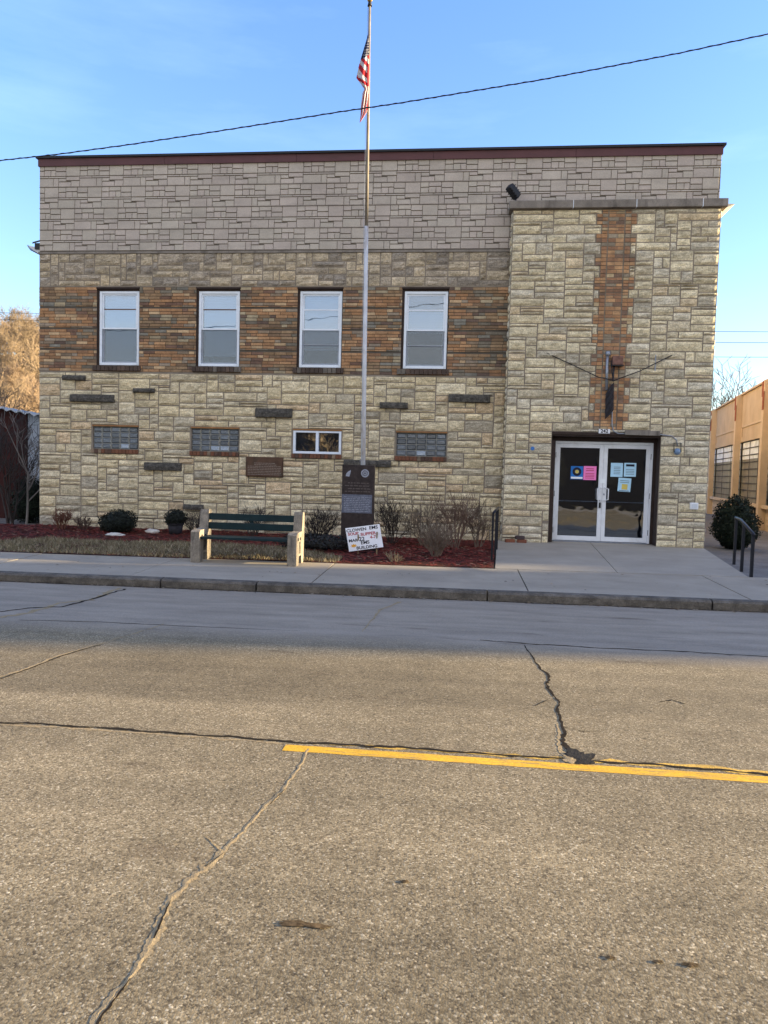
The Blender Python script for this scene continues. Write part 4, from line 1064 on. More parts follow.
MB().tube([pt0+Vector((-.035, -.02, -.1)), pbase.lerp(pt0, .5)+Vector((-.05, -.05, 0)), pbase.lerp(pt0, .16)+Vector((-.06, -.05, 0))], .003, 5).build('halyard', M['steel'], fp)
MB().box(pbase.x-.075, pbase.x-.045, YP-.04, YP+.02, 1.62, 1.66).build('cleat', M['steel'], fp)
# flag hanging limp
NS, NT = 26, 96; fg = MB(); gridv = []
left = [(0, 368.3, 33), (.12, 365.8, 42), (.3, 361.3, 57), (.44, 358.5, 67), (.52, 356.3, 78), (.60, 361.5, 85), (.66, 364.5, 89), (.70, 362.5, 93), (.82, 360.8, 106), (.93, 360.5, 116), (1, 359.6, 122.5)]
right = [(0, 368.9, 32), (.3, 369, 56), (.6, 368.6, 84), (.8, 368, 102), (.92, 367, 112), (1, 360.6, 122)]
def interp(tab, t):
    for p, q in zip(tab[:-1], tab[1:]):
        if t <= q[0]:
            s = (t-p[0])/(q[0]-p[0]); return (p[1]+(q[1]-p[1])*s, p[2]+(q[2]-p[2])*s)
    return tab[-1][1:]
for j in range(NT+1):
    t = j/NT; l_ = interp(left, t); r_ = interp(right, t); row = []
    for i in range(NS+1):
        s = i/NS; u = l_[0]+(r_[0]-l_[0])*s; v = l_[1]+(r_[1]-l_[1])*s
        y = YP-.06-.05*math.sin(PI*s)*(1-.3*t)-.012*math.sin(s*2*2*PI+t*4)*min(1, t*3)
        if s > .97: y = YP-.04
        row.append(at(u, v, y))
    gridv.append(row)
RED, WHT, NAV = (.33, .010, .022), (.46, .45, .48), (.004, .006, .035)
for j in range(NT):
    for i in range(NS):
        s, t = (i+.5)/NS, (j+.5)/NT
        if t+.05*s < .335:
            c = NAV
            a_, b_ = (s*7+ (int(t*30) % 2)*.5) % 1, (t*30) % 1
            if s > .15 and t > .08 and abs(a_-.5) < .16 and abs(b_-.5) < .22: c = WHT
        elif t < .63:
            k = (t-.335-s*.11)/.054
            c = RED if int(math.floor(k)) % 2 else WHT
            if s > .86: c = RED if t > .42 else c
        else:
            k = s*5.2+t*5.5
            c = RED if int(math.floor(k)) % 2 else WHT
        fg.quad([gridv[j][i], gridv[j+1][i], gridv[j+1][i+1], gridv[j][i+1]], c, True)
fo = fg.build('flag', M['flag'], origin=gridv[0][NS]); s_ = fo.modifiers.new('cloth', 'SOLIDIFY'); s_.thickness = .003
tag(fo, 'limp red, white and blue striped flag with white stars hanging on the flagpole', 'flag')

# cardboard sign leaning in the mulch
sg = thing('yard_sign', 'tilted white hand-lettered sign standing in the mulch by the memorial', 'sign', (8.1, -3.0, -.1))
YS = -3.0
c4 = [at(345.3, 528.3, YS+.04), at(379.5, 524, YS+.04), at(383.3, 547.0, YS-.02), at(349.2, 551.6, YS-.02)]
n = (c4[1]-c4[0]).cross(c4[3]-c4[0]).normalized()
if n.y > 0: n = -n
b = MB(); bk = [p-n*.012 for p in c4]
b.quad(list(reversed(c4))); b.quad(bk)
for e in range(4): b.quad([c4[e], c4[(e+1) % 4], bk[(e+1) % 4], bk[e]])
b.build('board', M['signboard'], sg)
zc_ = bedz(8.1, YS)
MB().obox(c4[3].lerp(c4[2], .25)-n*.02+Vector((0, 0, .3)), Vector((c4[3].lerp(c4[2], .25).x, YS+.05, zc_-.1)), .025, .015).obox(c4[3].lerp(c4[2], .8)-n*.02+Vector((0, 0, .3)), Vector((c4[3].lerp(c4[2], .8).x, YS+.05, zc_-.1)), .025, .015).build('stake', M['wood'], sg)
ex = (c4[1]-c4[0]); W_ = ex.length; ex.normalize(); ez = (c4[0]-c4[3]); H_ = ez.length; ez.normalize()
R = Matrix((ex, ez, ex.cross(ez))).transposed().to_euler()
for body_, fx, fy, sz, mm in (('CLOWEN', .31, .87, .078, 'ink'), ('EMS', .81, .885, .085, 'ink'), ('SOUP', .20, .72, .072, 'redink'), ('SUPPER', .63, .65, .078, 'redink'), ('MAR', .17, .44, .075, 'ink'), ('22', .42, .46, .10, 'ink'), ('4-7', .75, .49, .075, 'redink'), ('EMS', .50, .30, .085, 'ink'), ('BUILDING', .53, .10, .078, 'ink')):
    p = c4[3]+ex*(fx*W_)+ez*(fy*H_)+n*.003
    text('lettering', body_, sz, M[mm], sg, p, rot=R, offset=.0015, sx=1.12)
b = MB(); p0 = c4[3]+ex*(.16*W_)+ez*(.22*H_)+n*.003
pts = []
for k in range(16):
    r_ = .055 if k % 2 == 0 else .028; a_ = 2*PI*k/16; pts.append(p0+ex*(r_*1.25*math.cos(a_))+ez*(r_*.7*math.sin(a_)))
b.quad(pts); b.build('orange_starburst', M['orangeink'], sg)

# ------------------------------------------------------------------ bench
bzl = at(190, 560, -4.5); 
A0 = atZ(194, 564, -.165); B0 = atZ(297, 566, -.165)
yF = -4.72
bx0, bx1 = at(189.5, 560, yF).x, at(297, 562, yF).x-.0; yB = yF+.56; g0 = -.172
bn = thing('park_bench', 'dark green slatted bench with weathered concrete end supports, beside the sidewalk', 'bench', ((bx0+bx1)/2, yF+.28, g0))
def support(x):
    # side profile (y, z): tall back post, low arm block in front
    pr = [(yF, 0), (yF+.56, 0), (yF+.60, .88), (yF+.44, .90), (yF+.40, .56), (yF+.02, .52), (yF-.01, .46)]
    pr = [(yF, 0), (yF+.17, 0), (yF+.19, .16), (yF+.38, .16), (yF+.40, 0), (yF+.56, 0), (yF+.575, .42), (yF+.60, .84), (yF+.575, .87), (yF+.46, .88), (yF+.44, .83), (yF+.40, .56), (yF+.05, .55), (yF+.0, .52)]
    b = MB(); w = .15; L_ = [(x-w/2, y, g0+z) for y, z in pr]; R_ = [(x+w/2, y, g0+z) for y, z in pr]
    # split concave profile into convex parts
    for s, P_ in ((1, L_), (-1, R_)):
        for idx in ((0, 1, 2, 13), (2, 3, 12, 13), (3, 4, 5, 6), (3, 6, 12), (6, 7, 10, 11, 12), (7, 8, 9, 10), (11, 12, 6)):
            if idx == (11, 12, 6): continue
            q = [P_[i] for i in idx]; b.quad(q if s < 0 else list(reversed(q)))
    n = len(pr)
    for i in range(n): b.quad([L_[i], L_[(i+1) % n], R_[(i+1) % n], R_[i]][::-1])
    return b.build('end_support', M['concrete_bench'], bn)
for x in (bx0+.09, bx1-.09):
    s = support(x)
    MB().box(x+.0755, x+.080, yF+.20, yF+.31, g0+.20, g0+.40).build('inset_panel', M['darkstone'], s)
    MB().tube([(x+.07, yF+.12, g0+.445), (x+.083, yF+.12, g0+.445)], .028, 8).tube([(x+.07, yF+.28, g0+.445), (x+.083, yF+.28, g0+.445)], .028, 8).build('bolt', M['blackmetal'], s)
xa, xb = bx0+.17, bx1-.17
MB().box(xa-.0, xb+.0, yF+.45, yF+.485, g0+.70, g0+.815).build('back_slat', M['greenslat'], bn, bevel=.006)
MB().box(xa-.0, xb+.0, yF+.43, yF+.465, g0+.545, g0+.66).build('back_slat', M['greenslat'], bn, bevel=.006)
for k in range(3):
    y = yF+.03+k*.13; MB().box(xa, xb, y, y+.115, g0+.405, g0+.445).build('seat_slat', M['greenslat'], bn, bevel=.006)
MB().box((xa+xb)/2-.03, (xa+xb)/2+.03, yF+.468, yF+.50, g0+.56, g0+.80).build('middle_brace', M['greenslat'], bn)

# ------------------------------------------------------------------ handrails
def handrail(label, base_pts, zs_, hgt):
    p0 = Vector((base_pts[0][0], base_pts[0][1], zs_[0]))
    o = thing('handrail', label, 'handrail', tuple(p0), 'iron handrails beside the entrance slab')
    tops = []
    for (x, y), z in zip(base_pts, zs_):
        MB().box(x-.02, x+.02, y-.02, y+.02, z-.03, z+hgt).build('post', M['rail'], o); tops.append(Vector((x, y, z+hgt)))
    MB().tube([tops[0], tops[-1], tops[-1]+Vector((0, .12, .0))], .024, 8).build('top_rail', M['rail'], o)
    return o
pR = [(atZ(749.8, 577, -.15).x, atZ(749.8, 577, -.15).y), None, None]
q2 = atZ(741.5, 569.5, -.15); q3 = atZ(734.0, 562.5, -.15)
def rail_z(y): return -.148+.148*max(0, (y+3.85))/3.85
pts = [(pR[0][0]+.02, pR[0][1])]
pts += [(q2.x, q2.y), (q3.x, q3.y)]
zz = [-.15, -.15, -.14]
zt = [at(749.5, 534, pts[0][1]).z, at(741, 522, pts[1][1]).z, at(735, 518, pts[2][1]).z]
o = thing('handrail', 'black iron handrail with three posts on the right side of the entrance slab', 'handrail', (pts[0][0], pts[0][1], -.15), 'iron handrails beside the entrance slab')
tops = []
for (x, y), z, t in zip(pts, zz, zt):
    MB().box(x-.022, x+.022, y-.022, y+.022, z-.1, t).build('post', M['rail'], o); tops.append(Vector((x, y, t)))
MB().tube([tops[0]+Vector((0, -.03, -.03)), tops[0]+Vector((0, 0, .0)), tops[1]+Vector((0, .15, .03)), tops[2]+Vector((0, 0, .0)), tops[2]+Vector((0, .06, 0))], .026, 8).build('top_rail', M['rail'], o)
a = atZ(491.5, 562, -.14)
o = thing('handrail', 'low black iron handrail seen edge-on at the left side of the entrance slab', 'handrail', (a.x, a.y, -.15), 'iron handrails beside the entrance slab')
tz = at(491, 513, a.y).z; ptsl = [(a.x, a.y), (a.x+.10, a.y+.85), (a.x+.16, a.y+1.5)]
for x, y in ptsl: MB().box(x-.018, x+.018, y-.018, y+.018, -.25, tz).build('post', M['rail'], o)
MB().tube([(ptsl[0][0], ptsl[0][1]-.03, tz), (ptsl[2][0], ptsl[2][1]+.03, tz+.03)], .024, 8).build('top_rail', M['rail'], o)

# loose bricks by the tower foot
lab = ['reddish brick lying flat at the foot of the tower, nearest the shrubs', 'reddish brick at the foot of the tower, nearest the doors', 'dark brick lying on top of the other two beside the doors']
for k, (u, v, dz) in enumerate(((510, 537, 0), (522, 537.5, 0), (520, 531.5, .075))):
    p = at(u, v, TY-.16); b = MB(); b.box(-.1, .1, -.05, .05, 0, .07, ((.22, .085, .05), (.20, .08, .05), (.07, .05, .05))[k])
    z = .148*(1-(.5/3.85))-.148+dz; z = -.148+.148*(3.85-.51)/3.85+dz
    o = b.build('brick', M['brick'], bevel=.006); o.location = (p.x, TY-.16, z); o.rotation_euler = (0, 0, (.2, -.15, .1)[k])
    tag(o, lab[k], 'brick', 'loose bricks by the door')

# ------------------------------------------------------------------ plants
def twig_tree(mb, rg, p, d, length, r, level, maxl, c, spread=.6, kids=3, seg=3, gravity=0.0, minr=.002, sides=3, cb=None, wig=.18, lenk=.66):
    pts = [Vector(p)]; d = Vector(d).normalized(); q = Vector(p)
    for i in range(seg):
        d = (d+Vector((rg.uniform(-1, 1), rg.uniform(-1, 1), rg.uniform(-1, 1)))*wig+Vector((0, 0, gravity))).normalized()
        q = q+d*length/seg; pts.append(q.copy())
    rr = [max(minr, r*(1-.45*i/seg)) for i in range(seg+1)]
    if level == maxl: rr[-1] = minr*.5
    tgt = mb if (cb is None or level < 2) else cb
    tgt.tube(pts, rr, max(sides, 6-level) if level < 2 else sides, c, cap=False)
    if level >= maxl: return
    for k in range(kids+(1 if level == 0 else 0)):
        t = rg.uniform(.3, 1) if k else 1.0
        f = t*seg; i = min(seg-1, int(f)); bp = pts[i].lerp(pts[i+1], f-i)
        s = Vector((rg.uniform(-1, 1), rg.uniform(-1, 1), rg.uniform(-.5, .8)))
        nd = (d*(1-spread*.5)+s.normalized()*spread).normalized()
        twig_tree(mb, rg, bp, nd, length*lenk*rg.uniform(.75, 1.15), r*.55, level+1, maxl, c, spread, kids, seg, gravity, minr, sides, cb, wig, lenk)

def bare_shrub(label, x, y, h, n, c, seed, w=.5, group='bare shrubs along the stone wall', maxl=3, kids=3, minr=.0035, name='bare_shrub', cat='shrub'):
    rg = random.Random(seed); z = bedz(x, y); st = MB(); tw_ = MB()
    for k in range(n):
        a = 2*PI*k/n+rg.uniform(-.4, .4); sp = rg.uniform(.1, w)
        p = (x+.06*math.cos(a), y+.06*math.sin(a), z-.03)
        twig_tree(st, rg, p, (math.cos(a)*sp, math.sin(a)*sp, 1), h*rg.uniform(.4, .6), .010, 0, maxl, c, .55, kids, 3, .08, minr, 3, tw_)
    o = thing(name, label, cat, (x, y, z), group)
    st.build('stems', M['twig'], o); tw_.build('twigs', M['twig'], o)
    return o
CT = (.15, .11, .08); CT2 = (.21, .165, .12); CR = (.17, .11, .08)
def gx(u, v): p = atZ(u, v, -.1); return p.x, p.y
p = gx(437, 553); bare_shrub('bushy bare shrub nearest the sidewalk, in front of the taller shrubs', p[0], -2.9, .62, 20, (.19, .14, .10), 1, .6)
bare_shrub('tallest bare brown shrub, under the rightmost glass block window', at(455, 545, -1.6).x, -1.6, 1.15, 14, CR, 2, .5)
bare_shrub('bare shrub with fine twigs left of the tallest one', at(424, 541, -1.2).x, -1.2, .95, 14, CT2, 3, .6)
bare_shrub('bare shrub close to the left handrail', at(478, 545, -1.4).x, -1.4, .9, 10, CT, 4, .5)
bare_shrub('low dark leafless shrub between the bench and the memorial', at(318, 545, -1.9).x, -1.9, .75, 15, (.035, .028, .026), 5, .8)
bare_shrub('thin bare shrub against the wall behind the bench', at(252, 528, -.7).x, -.6, .62, 12, (.06, .05, .042), 6, .8)
bare_shrub('wispy bare shrub against the wall just left of the bench', at(195, 528, -.6).x, -.6, .5, 10, (.06, .05, .045), 7, .8)
bare_shrub('dark bare shrub directly right of the memorial', at(392, 535, -1.2).x, -1.2, .95, 12, (.05, .038, .032), 8, .6)
bare_shrub('tiny twiggy plant by the kerb side of the mulch near the sign', at(394, 559, -3.9).x, -3.75, .22, 10, (.2, .16, .11), 9, 1.0, maxl=2)
bare_shrub('reddish dry plant at the left end of the stone wall', at(62, 527, -.7).x, -.7, .45, 14, (.16, .07, .045), 10, .45)
bare_shrub('thin dry plant right of the reddish one at the wall', at(84, 529, -.6).x, -.6, .3, 10, (.12, .08, .06), 12, .7)
# dark low evergreen groundcover by the memorial
def leafy(label, x, y, rx, ry, h, n, seed, col, name='evergreen_bush', z0=None, group=None, leafl=.03, flat=.0, top=None, stemr=.015, cat='bush'):
    rg = random.Random(seed); z = bedz(x, y) if z0 is None else z0; lf = MB(); k = 0
    while k < n:
        d = Vector((rg.gauss(0, 1), rg.gauss(0, 1), rg.gauss(0, 1))).normalized()
        r = rg.uniform(.72, 1)**.5 if rg.random() < .85 else rg.uniform(.3, .8)
        q = 1+.30*noise.noise(d*2.2+Vector((seed, 0, 0)))+.14*noise.noise(d*6+Vector((0, seed, 0)))
        px, py, pz = d.x*rx*r*q, d.y*ry*r*q, (d.z*.5+.5)*h*(r*.5+.5)*(q*.5+.5)
        if top: px *= top(pz/h); py *= top(pz/h)
        P_ = Vector((x+px, y+py, z+pz)); u = Vector((rg.uniform(-1, 1), rg.uniform(-1, 1), rg.uniform(-.6, 1))).normalized(); v = u.cross(d if abs(u.dot(d)) < .9 else Vector((0, 0, 1))).normalized()
        l_ = leafl*rg.uniform(.6, 1.4); w = l_*rg.uniform(.25, .5); kk = rg.uniform(.6, 1.5)
        lf.quad([P_-v*w*.2, P_+u*l_*.5+v*w, P_+u*l_, P_+u*l_*.5-v*w], (col[0]*kk, col[1]*kk, col[2]*kk)); k += 1
    o = thing(name, label, cat, (x, y, z), group)
    lf.build('foliage', M['leaf'], o)
    st = MB()
    for i in range(7):
        a = 2*PI*i/7; st.tube([(x, y, z-.03), (x+rx*.3*math.cos(a), y+ry*.3*math.sin(a), z+h*.35), (x+rx*.6*math.cos(a), y+ry*.6*math.sin(a), z+h*.7)], [stemr, stemr*.7, stemr*.3], 5, (.08, .06, .04))
    st.build('stems', M['twig'], o)
    # dense inner mass of the crown so that it does not read as see-through
    return o
def dense_core(o, x, y, z, rx, ry, h, col):
    b = MB(); b.blob(x, y, z+h*.5, rx*.72, ry*.72, h*.42, 16, 10, .15, 3, col); b.build('inner_branches', M['leaf'], o)
GR = (.011, .015, .010)
x = at(120.5, 528, -1.0).x; o = leafy('rounded dark clipped bush near the left end of the wall', x, -1.0, .36, .33, .50, 3800, 21, GR, leafl=.035); dense_core(o, x, -1.0, bedz(x, -1), .36, .33, .5, (.008, .010, .008))
x = at(107, 528, -1.0).x; o = leafy('small spiky dark juniper touching the rounded clipped bush', x-.05, -.8, .22, .2, .36, 1300, 22, (.03, .03, .022), leafl=.06)
# ball bush in a dark pot
x = at(175.5, 530, -.9).x; z = bedz(x, -.9)
pt = thing('planter_pot', 'dark round pot holding a ball-shaped bush left of the bench', 'plant pot', (x, -.9, z))
MB().tube([(x, -.9, z-.02), (x, -.9, z+.22)], [.13, .17], 16).tube([(x, -.9, z+.20), (x, -.9, z+.235)], [.185, .185], 16).build('pot', M['blacktint'], pt)
o = leafy('dark ball-shaped bush growing in the round pot left of the bench', x, -.9, .25, .25, .38, 2600, 23, GR, z0=z+.16, leafl=.03); dense_core(o, x, -.9, z+.16, .25, .25, .38, (.008, .010, .008))
# low dark ground cover around the monument base
x = at(318, 548, -2.6).x
leafy('low dark creeping shrub between the bench and the white sign', x, -2.5, .75, .5, .28, 3000, 24, (.022, .022, .02), name='creeping_shrub', leafl=.045, cat='shrub')
# evergreen at the right of the tower
x = at(736, 540, 1.6).x; gz = -.19
o = leafy('broad dark evergreen bush between the tower and the orange building', x, 1.7, .49, .50, 1.22, 10000, 25, (.011, .019, .010), z0=gz, leafl=.05, top=lambda t: 1.08-.45*max(0, t-.35)); dense_core(o, x, 1.7, gz, .46, .46, 1.1, (.010, .017, .009))
# pale rocks
for k, (u, v, Y, rx, rz, lb) in enumerate(((114.5, 531, -1.55, .20, .045, 'flat white stone on the mulch in front of the rounded bush'), (152.5, 524, -1.0, .14, .07, 'rounded tan stone on the mulch between the two dark bushes'))):
    p = at(u, v, Y); z = bedz(p.x, Y); b = MB(); b.blob(p.x, Y, z+rz*.5, rx, rx*.6, rz, 16, 9, .25, k+3)
    tag(b.build('garden_rock', M['rock'], origin=(p.x, Y, z)), lb, 'rock', 'rocks in the mulch')
# saplings in front of the shed
def sapling(label, x, y, h, seed, c, n=3, lean=0, r=.03):
    rg = random.Random(seed); z = -.18; st = MB(); cr = MB()
    for k in range(n):
        a = rg.uniform(0, 2*PI)
        twig_tree(st, rg, (x+rg.uniform(-.1, .1), y+rg.uniform(-.1, .1), z), (lean+.18*math.cos(a), .15*math.sin(a), 1), h*rg.uniform(.5, .62), r, 0, 4, c, .5, 3, 4, .05, .005, 3, cr, .12)
    o = thing('bare_sapling', label, 'sapling', (x, y, z), 'bare saplings in front of the red shed')
    st.build('trunk', M['twig'], o); cr.build('crown', M['twig'], o); return o
sapling('dark multi-stemmed bare sapling at the left edge before the red shed', at(12, 520, 1.2).x, 1.2, 2.3, 31, (.055, .045, .042), 5)
sapling('pale leaning bare sapling next to the left corner of the stone hall', at(24, 520, .6).x, .6, 2.2, 34, (.20, .18, .165), 1, .22, .035)
x = at(34, 520, 2.2).x; o = leafy('dark evergreen tucked between the red shed and the stone hall', x, 2.0, .55, .5, 1.25, 5000, 35, (.014, .022, .012), z0=-.19, leafl=.05, top=lambda t: 1.1-.5*t); dense_core(o, x, 2.0, -.19, .5, .45, 1.2, (.006, .009, .006))

# ------------------------------------------------------------------ red shed at the left
sh = thing('red_shed', 'dark red shed with a corrugated metal roof left of the stone hall', 'shed', (-4, 3.5, -.19))
ze = at(0, 407, 3.2).z; ze2 = at(40, 414, 3.2).z; xr = at(27, 450, 3.2).x; xr2 = -.35
def roofz(x):
    xL = at(0, 407, 3.2).x; return ze+(x-xL)*(ze2-ze)/(at(40, 414, 3.2).x-xL)
b = MB(); x = -9.0
while x < xr:
    x2 = min(x+.2, xr); b.box(x+.004, x2-.004, 3.2, 3.24, -.3, roofz(x)-.06); x = x2
b.box(-9, xr, 3.241, 3.3, -.3, roofz(xr)-.07); b.build('board_wall', M['redboard'], sh)
b = MB(); x = xr
while x < xr2:
    for k in range(1): b.quad([(x, 3.24, -.3), (x+.04, 3.20, -.3), (x+.04, 3.20, roofz(x)-.06), (x, 3.24, roofz(x)-.06)]); b.quad([(x+.04, 3.20, -.3), (x+.08, 3.24, -.3), (x+.08, 3.24, roofz(x)-.06), (x+.04, 3.20, roofz(x)-.06)])
    x += .08
b.build('metal_wall', M['corrugated'], sh)
b = MB(); x = -9.2; nseg = 130; step = (xr2+.05+9.2)/nseg
for k in range(nseg):
    xa, xb = -9.2+k*step, -9.2+(k+1)*step; f = lambda q: roofz(q)+.035*math.sin(q*2*PI/.27)
    q = [(xa, 2.95, f(xa)), (xb, 2.95, f(xb)), (xb, 9, f(xb)-.35), (xa, 9, f(xa)-.35)]; b.quad(q, sm=True); b.quad([(xa, 2.95, f(xa)-.05), (xb, 2.95, f(xb)-.05), (xb, 2.95, f(xb)), (xa, 2.95, f(xa))])
b.build('corrugated_roof', M['corrugated'], sh)
MB().box(-9, xr2, 8.8, 9, -.3, 2.8).box(-9, -8.9, 3.3, 8.8, -.3, 3.0).build('back_wall', M['redboard'], sh)

# ------------------------------------------------------------------ orange building at the right
zt_ = 4.85
o1 = atZ(768, 380, zt_); o2 = atZ(715, 410, zt_)
wd = (o2-o1); wd.z = 0; wd.normalize(); wn = Vector((wd.y, -wd.x, 0))
if wn.x > 0: wn = -wn          # outward normal, facing the camera side
def onW(u, v, off=0):
    d = ray(u, v); base = o1+wn*off; t = (base-CAM).dot(wn)/d.dot(wn); return CAM+d*t
def sOf(u, v): p = onW(u, v); return (p-o1).dot(wd), p.z
print('orange wall', o1, o2, wd, 'pil', sOf(714, 450), sOf(740, 450), sOf(767, 450), 'z', [round(sOf(750, v)[1], 2) for v in (400, 438, 460, 503, 512, 530)])
ob = thing('orange_building', 'low orange-painted industrial building with pilasters right of the stone hall', 'building', (o1.x, o1.y, -.19))
def WP(s, out, z): p = o1+wd*s+wn*out; return (p.x, p.y, z)
def wbox(mb, s0, s1, o0, o1_, z0, z1, c=(1, 1, 1)):
    n = len(mb.v)
    for z in (z0, z1):
        for s, o in ((s0, o0), (s1, o0), (s1, o1_), (s0, o1_)): mb.v.append(WP(s, o, z))
    for f in ((0,3,2,1),(4,5,6,7),(0,1,5,4),(1,2,6,5),(2,3,7,6),(3,0,4,7)): mb.f.append(tuple(n+i for i in f)); mb.c.append(c); mb.sm.append(False)
sA, sB, sC = sOf(714.5, 450)[0], sOf(739.5, 450)[0], sOf(767.5, 450)[0]
pit2 = sA-sB
zWt = sOf(755, 439)[1]; zLedge = sOf(755, 506)[1]; zMid = sOf(755, 458)[1]
S0 = sC-(sB-sC)-.3; S1 = sA+pit2*6
gap_ = (sB-sC)
b = MB(); wbox(b, S0, S1, -.35, -.0, -.3, zLedge); wbox(b, S0, S1, -.35, 0, zWt, zt_-.06); b.build('wall', M['orange_wall'], ob)
b = MB(); wbox(b, S0-.1, S1, -.4, .09, zt_-.06, zt_); b.build('roof_edge', M['orange_light'], ob)
pil = [sC-gap_, sC, sB, sA]+[sA+pit2*k for k in range(1, 7)]
for k, s in enumerate(pil):
    b = MB(); wbox(b, s-.17, s+.17, .001, .22, -.3, zt_-.07); o = b.build('pilaster', M['orange_light'], ob)
    b = MB(); wbox(b, s-.19, s+.02, .221, .24, zt_-1.05, zt_-.45); wbox(b, s-.05, s+.17, .221, .235, zt_-.6, zt_-.1); b.build('rust_stain', M['rust2'] if 'rust2' in M else M.setdefault('rust2', mat('rust streaks', (.28, .08, .035), .9, .4, 9, .4, 30)), o)
for s0, s1 in zip(pil[:-1], pil[1:]):
    s0, s1 = min(s0, s1), max(s0, s1)
    b = MB(); wbox(b, s0+.17, s1-.17, -.14, -.10, zLedge, zWt); wf = b.build('glazed_opening', M['olivepane'], ob)
    b = MB(); wbox(b, s0+.2, s1-.2, -.098, -.085, zMid, zWt-.04); b.build('pale_pane', M['paleblock'], wf)
    b = MB(); n_ = 9
    for k in range(n_+1): wbox(b, s0+.17, s1-.17, -.084, -.06, zLedge+(zWt-zLedge)*k/n_-.02, zLedge+(zWt-zLedge)*k/n_+.012)
    nv = 3
    for k in range(1, nv): wbox(b, s0+.17+(s1-s0-.34)*k/nv-.015, s0+.17+(s1-s0-.34)*k/nv+.015, -.07, -.055, zLedge, zWt)
    b.build('glazing_bar', M['darkstone'], wf)
    b = MB(); wbox(b, s0+.171, s1-.171, .002, .14, zLedge-.02, zLedge+.09); b.build('ledge', M['orange_light'], ob)
    b = MB(); wbox(b, s0+.45, s1-.45, .002, .035, zWt+.55, zWt+.62); wbox(b, s0+.45, s0+.52, .002, .035, zWt+.2, zWt+.55); wbox(b, s1-.52, s1-.45, .002, .035, zWt+.2, zWt+.55)
    wbox(b, s0+.45, s1-.45, .002, .035, .2, .27); wbox(b, s0+.45, s1-.45, .002, .035, zLedge-.55, zLedge-.48); b.build('raised_panel', M['orange_light'], ob)
# door with dark graffiti in the near bay
sd0 = sOf(744, 505)[0]; sd1 = sOf(757, 505)[0]
b = MB(); s_a, s_b = min(sd0, sd1), max(sd0, sd1); wbox(b, s_a, s_b, .003, .05, -.25, zLedge-.12); dr = b.build('side_door', M['orange_light'], ob)
b = MB(); wbox(b, s_a-.05, s_b+.05, .003, .1, zLedge-.119, zLedge-.06); wbox(b, s_a-.06, s_a-.005, .003, .07, -.25, zLedge-.12); b.build('door_trim', M['darkbrown'], dr)
b = MB(); sm0 = (s_a+s_b)/2
for (ds, z_, w_, h_) in ((-.12, -.28, .12, .22), (.08, -.25, .14, .16), (.0, -.42, .1, .18), (-.2, -.5, .06, .08)): wbox(b, sm0+ds-w_/2, sm0+ds+w_/2, .0505, .054, zLedge+z_-h_/2-.1, zLedge+z_+h_/2-.1)
b.build('dark_marking', M['ink'], dr)
b = MB()
p0 = Vector(WP(S0, -.35, 0)); p1 = Vector(WP(S1, -.35, 0)); dd = Vector((-wn.x, -wn.y, 0))*9
def poly_box(mb, pts, z0, z1):
    lo = [(p.x, p.y, z0) for p in pts]; hi = [(p.x, p.y, z1) for p in pts]; mb.quad(hi); mb.quad(lo[::-1]); n = len(pts)
    for i in range(n): mb.quad([lo[i], lo[(i+1) % n], hi[(i+1) % n], hi[i]])
poly_box(b, [p0+wn*-.01, p1+wn*-.01, p1+dd, p0+dd], -.3, zt_-.1); b.build('building_body', M['orange_wall'], ob)

# ------------------------------------------------------------------ hill and trees
hl = MB(); nx_, ny_ = 60, 24
def hz_(x, y):
    t = max(0, min(1, (y-22)/55)); e = max(0, min(1, (8-x)/22)); s = t*t*(3-2*t)
    return -.6+16*s*(e*e*(3-2*e))+.8*s*noise.noise(Vector((x*.06, y*.06, 0)))
for i in range(nx_):
    for j in range(ny_):
        P_ = lambda a, b_: (lambda x, y: (x, y, hz_(x, y)))(-150+a*170/nx_, 20+b_*160/ny_)
        hl.quad([P_(i, j), P_(i+1, j), P_(i+1, j+1), P_(i, j+1)], sm=True)
structure(hl.build('hill', M['hill']))
def tree_proto(seed, h, c, kids=4, maxl=5, minr=.012, r=.16, sp=.62):
    rg = random.Random(seed); tr = MB(); cr = MB()
    twig_tree(tr, rg, (0, 0, -.3), (0, 0, 1), h*.36, r, 0, maxl, c, sp, kids, 3, .05, minr, 3, cr, .14, .72)
    me_o = bpy.data.objects.new('bare_tree', None); COL.objects.link(me_o)
    tr.build('trunk', M['twig'], me_o); cr.build('crown', M['twig'], me_o)
    return me_o
protos = [tree_proto(51, 6.0, (.26, .195, .13), 4, 5, .013, .13), tree_proto(52, 5.2, (.29, .21, .14), 4, 5, .013, .12), tree_proto(53, 6.4, (.19, .145, .10), 4, 5, .012, .13)]
rg = random.Random(8)
spots = []   # (u pixel on the horizon, distance Y, scale, proto)
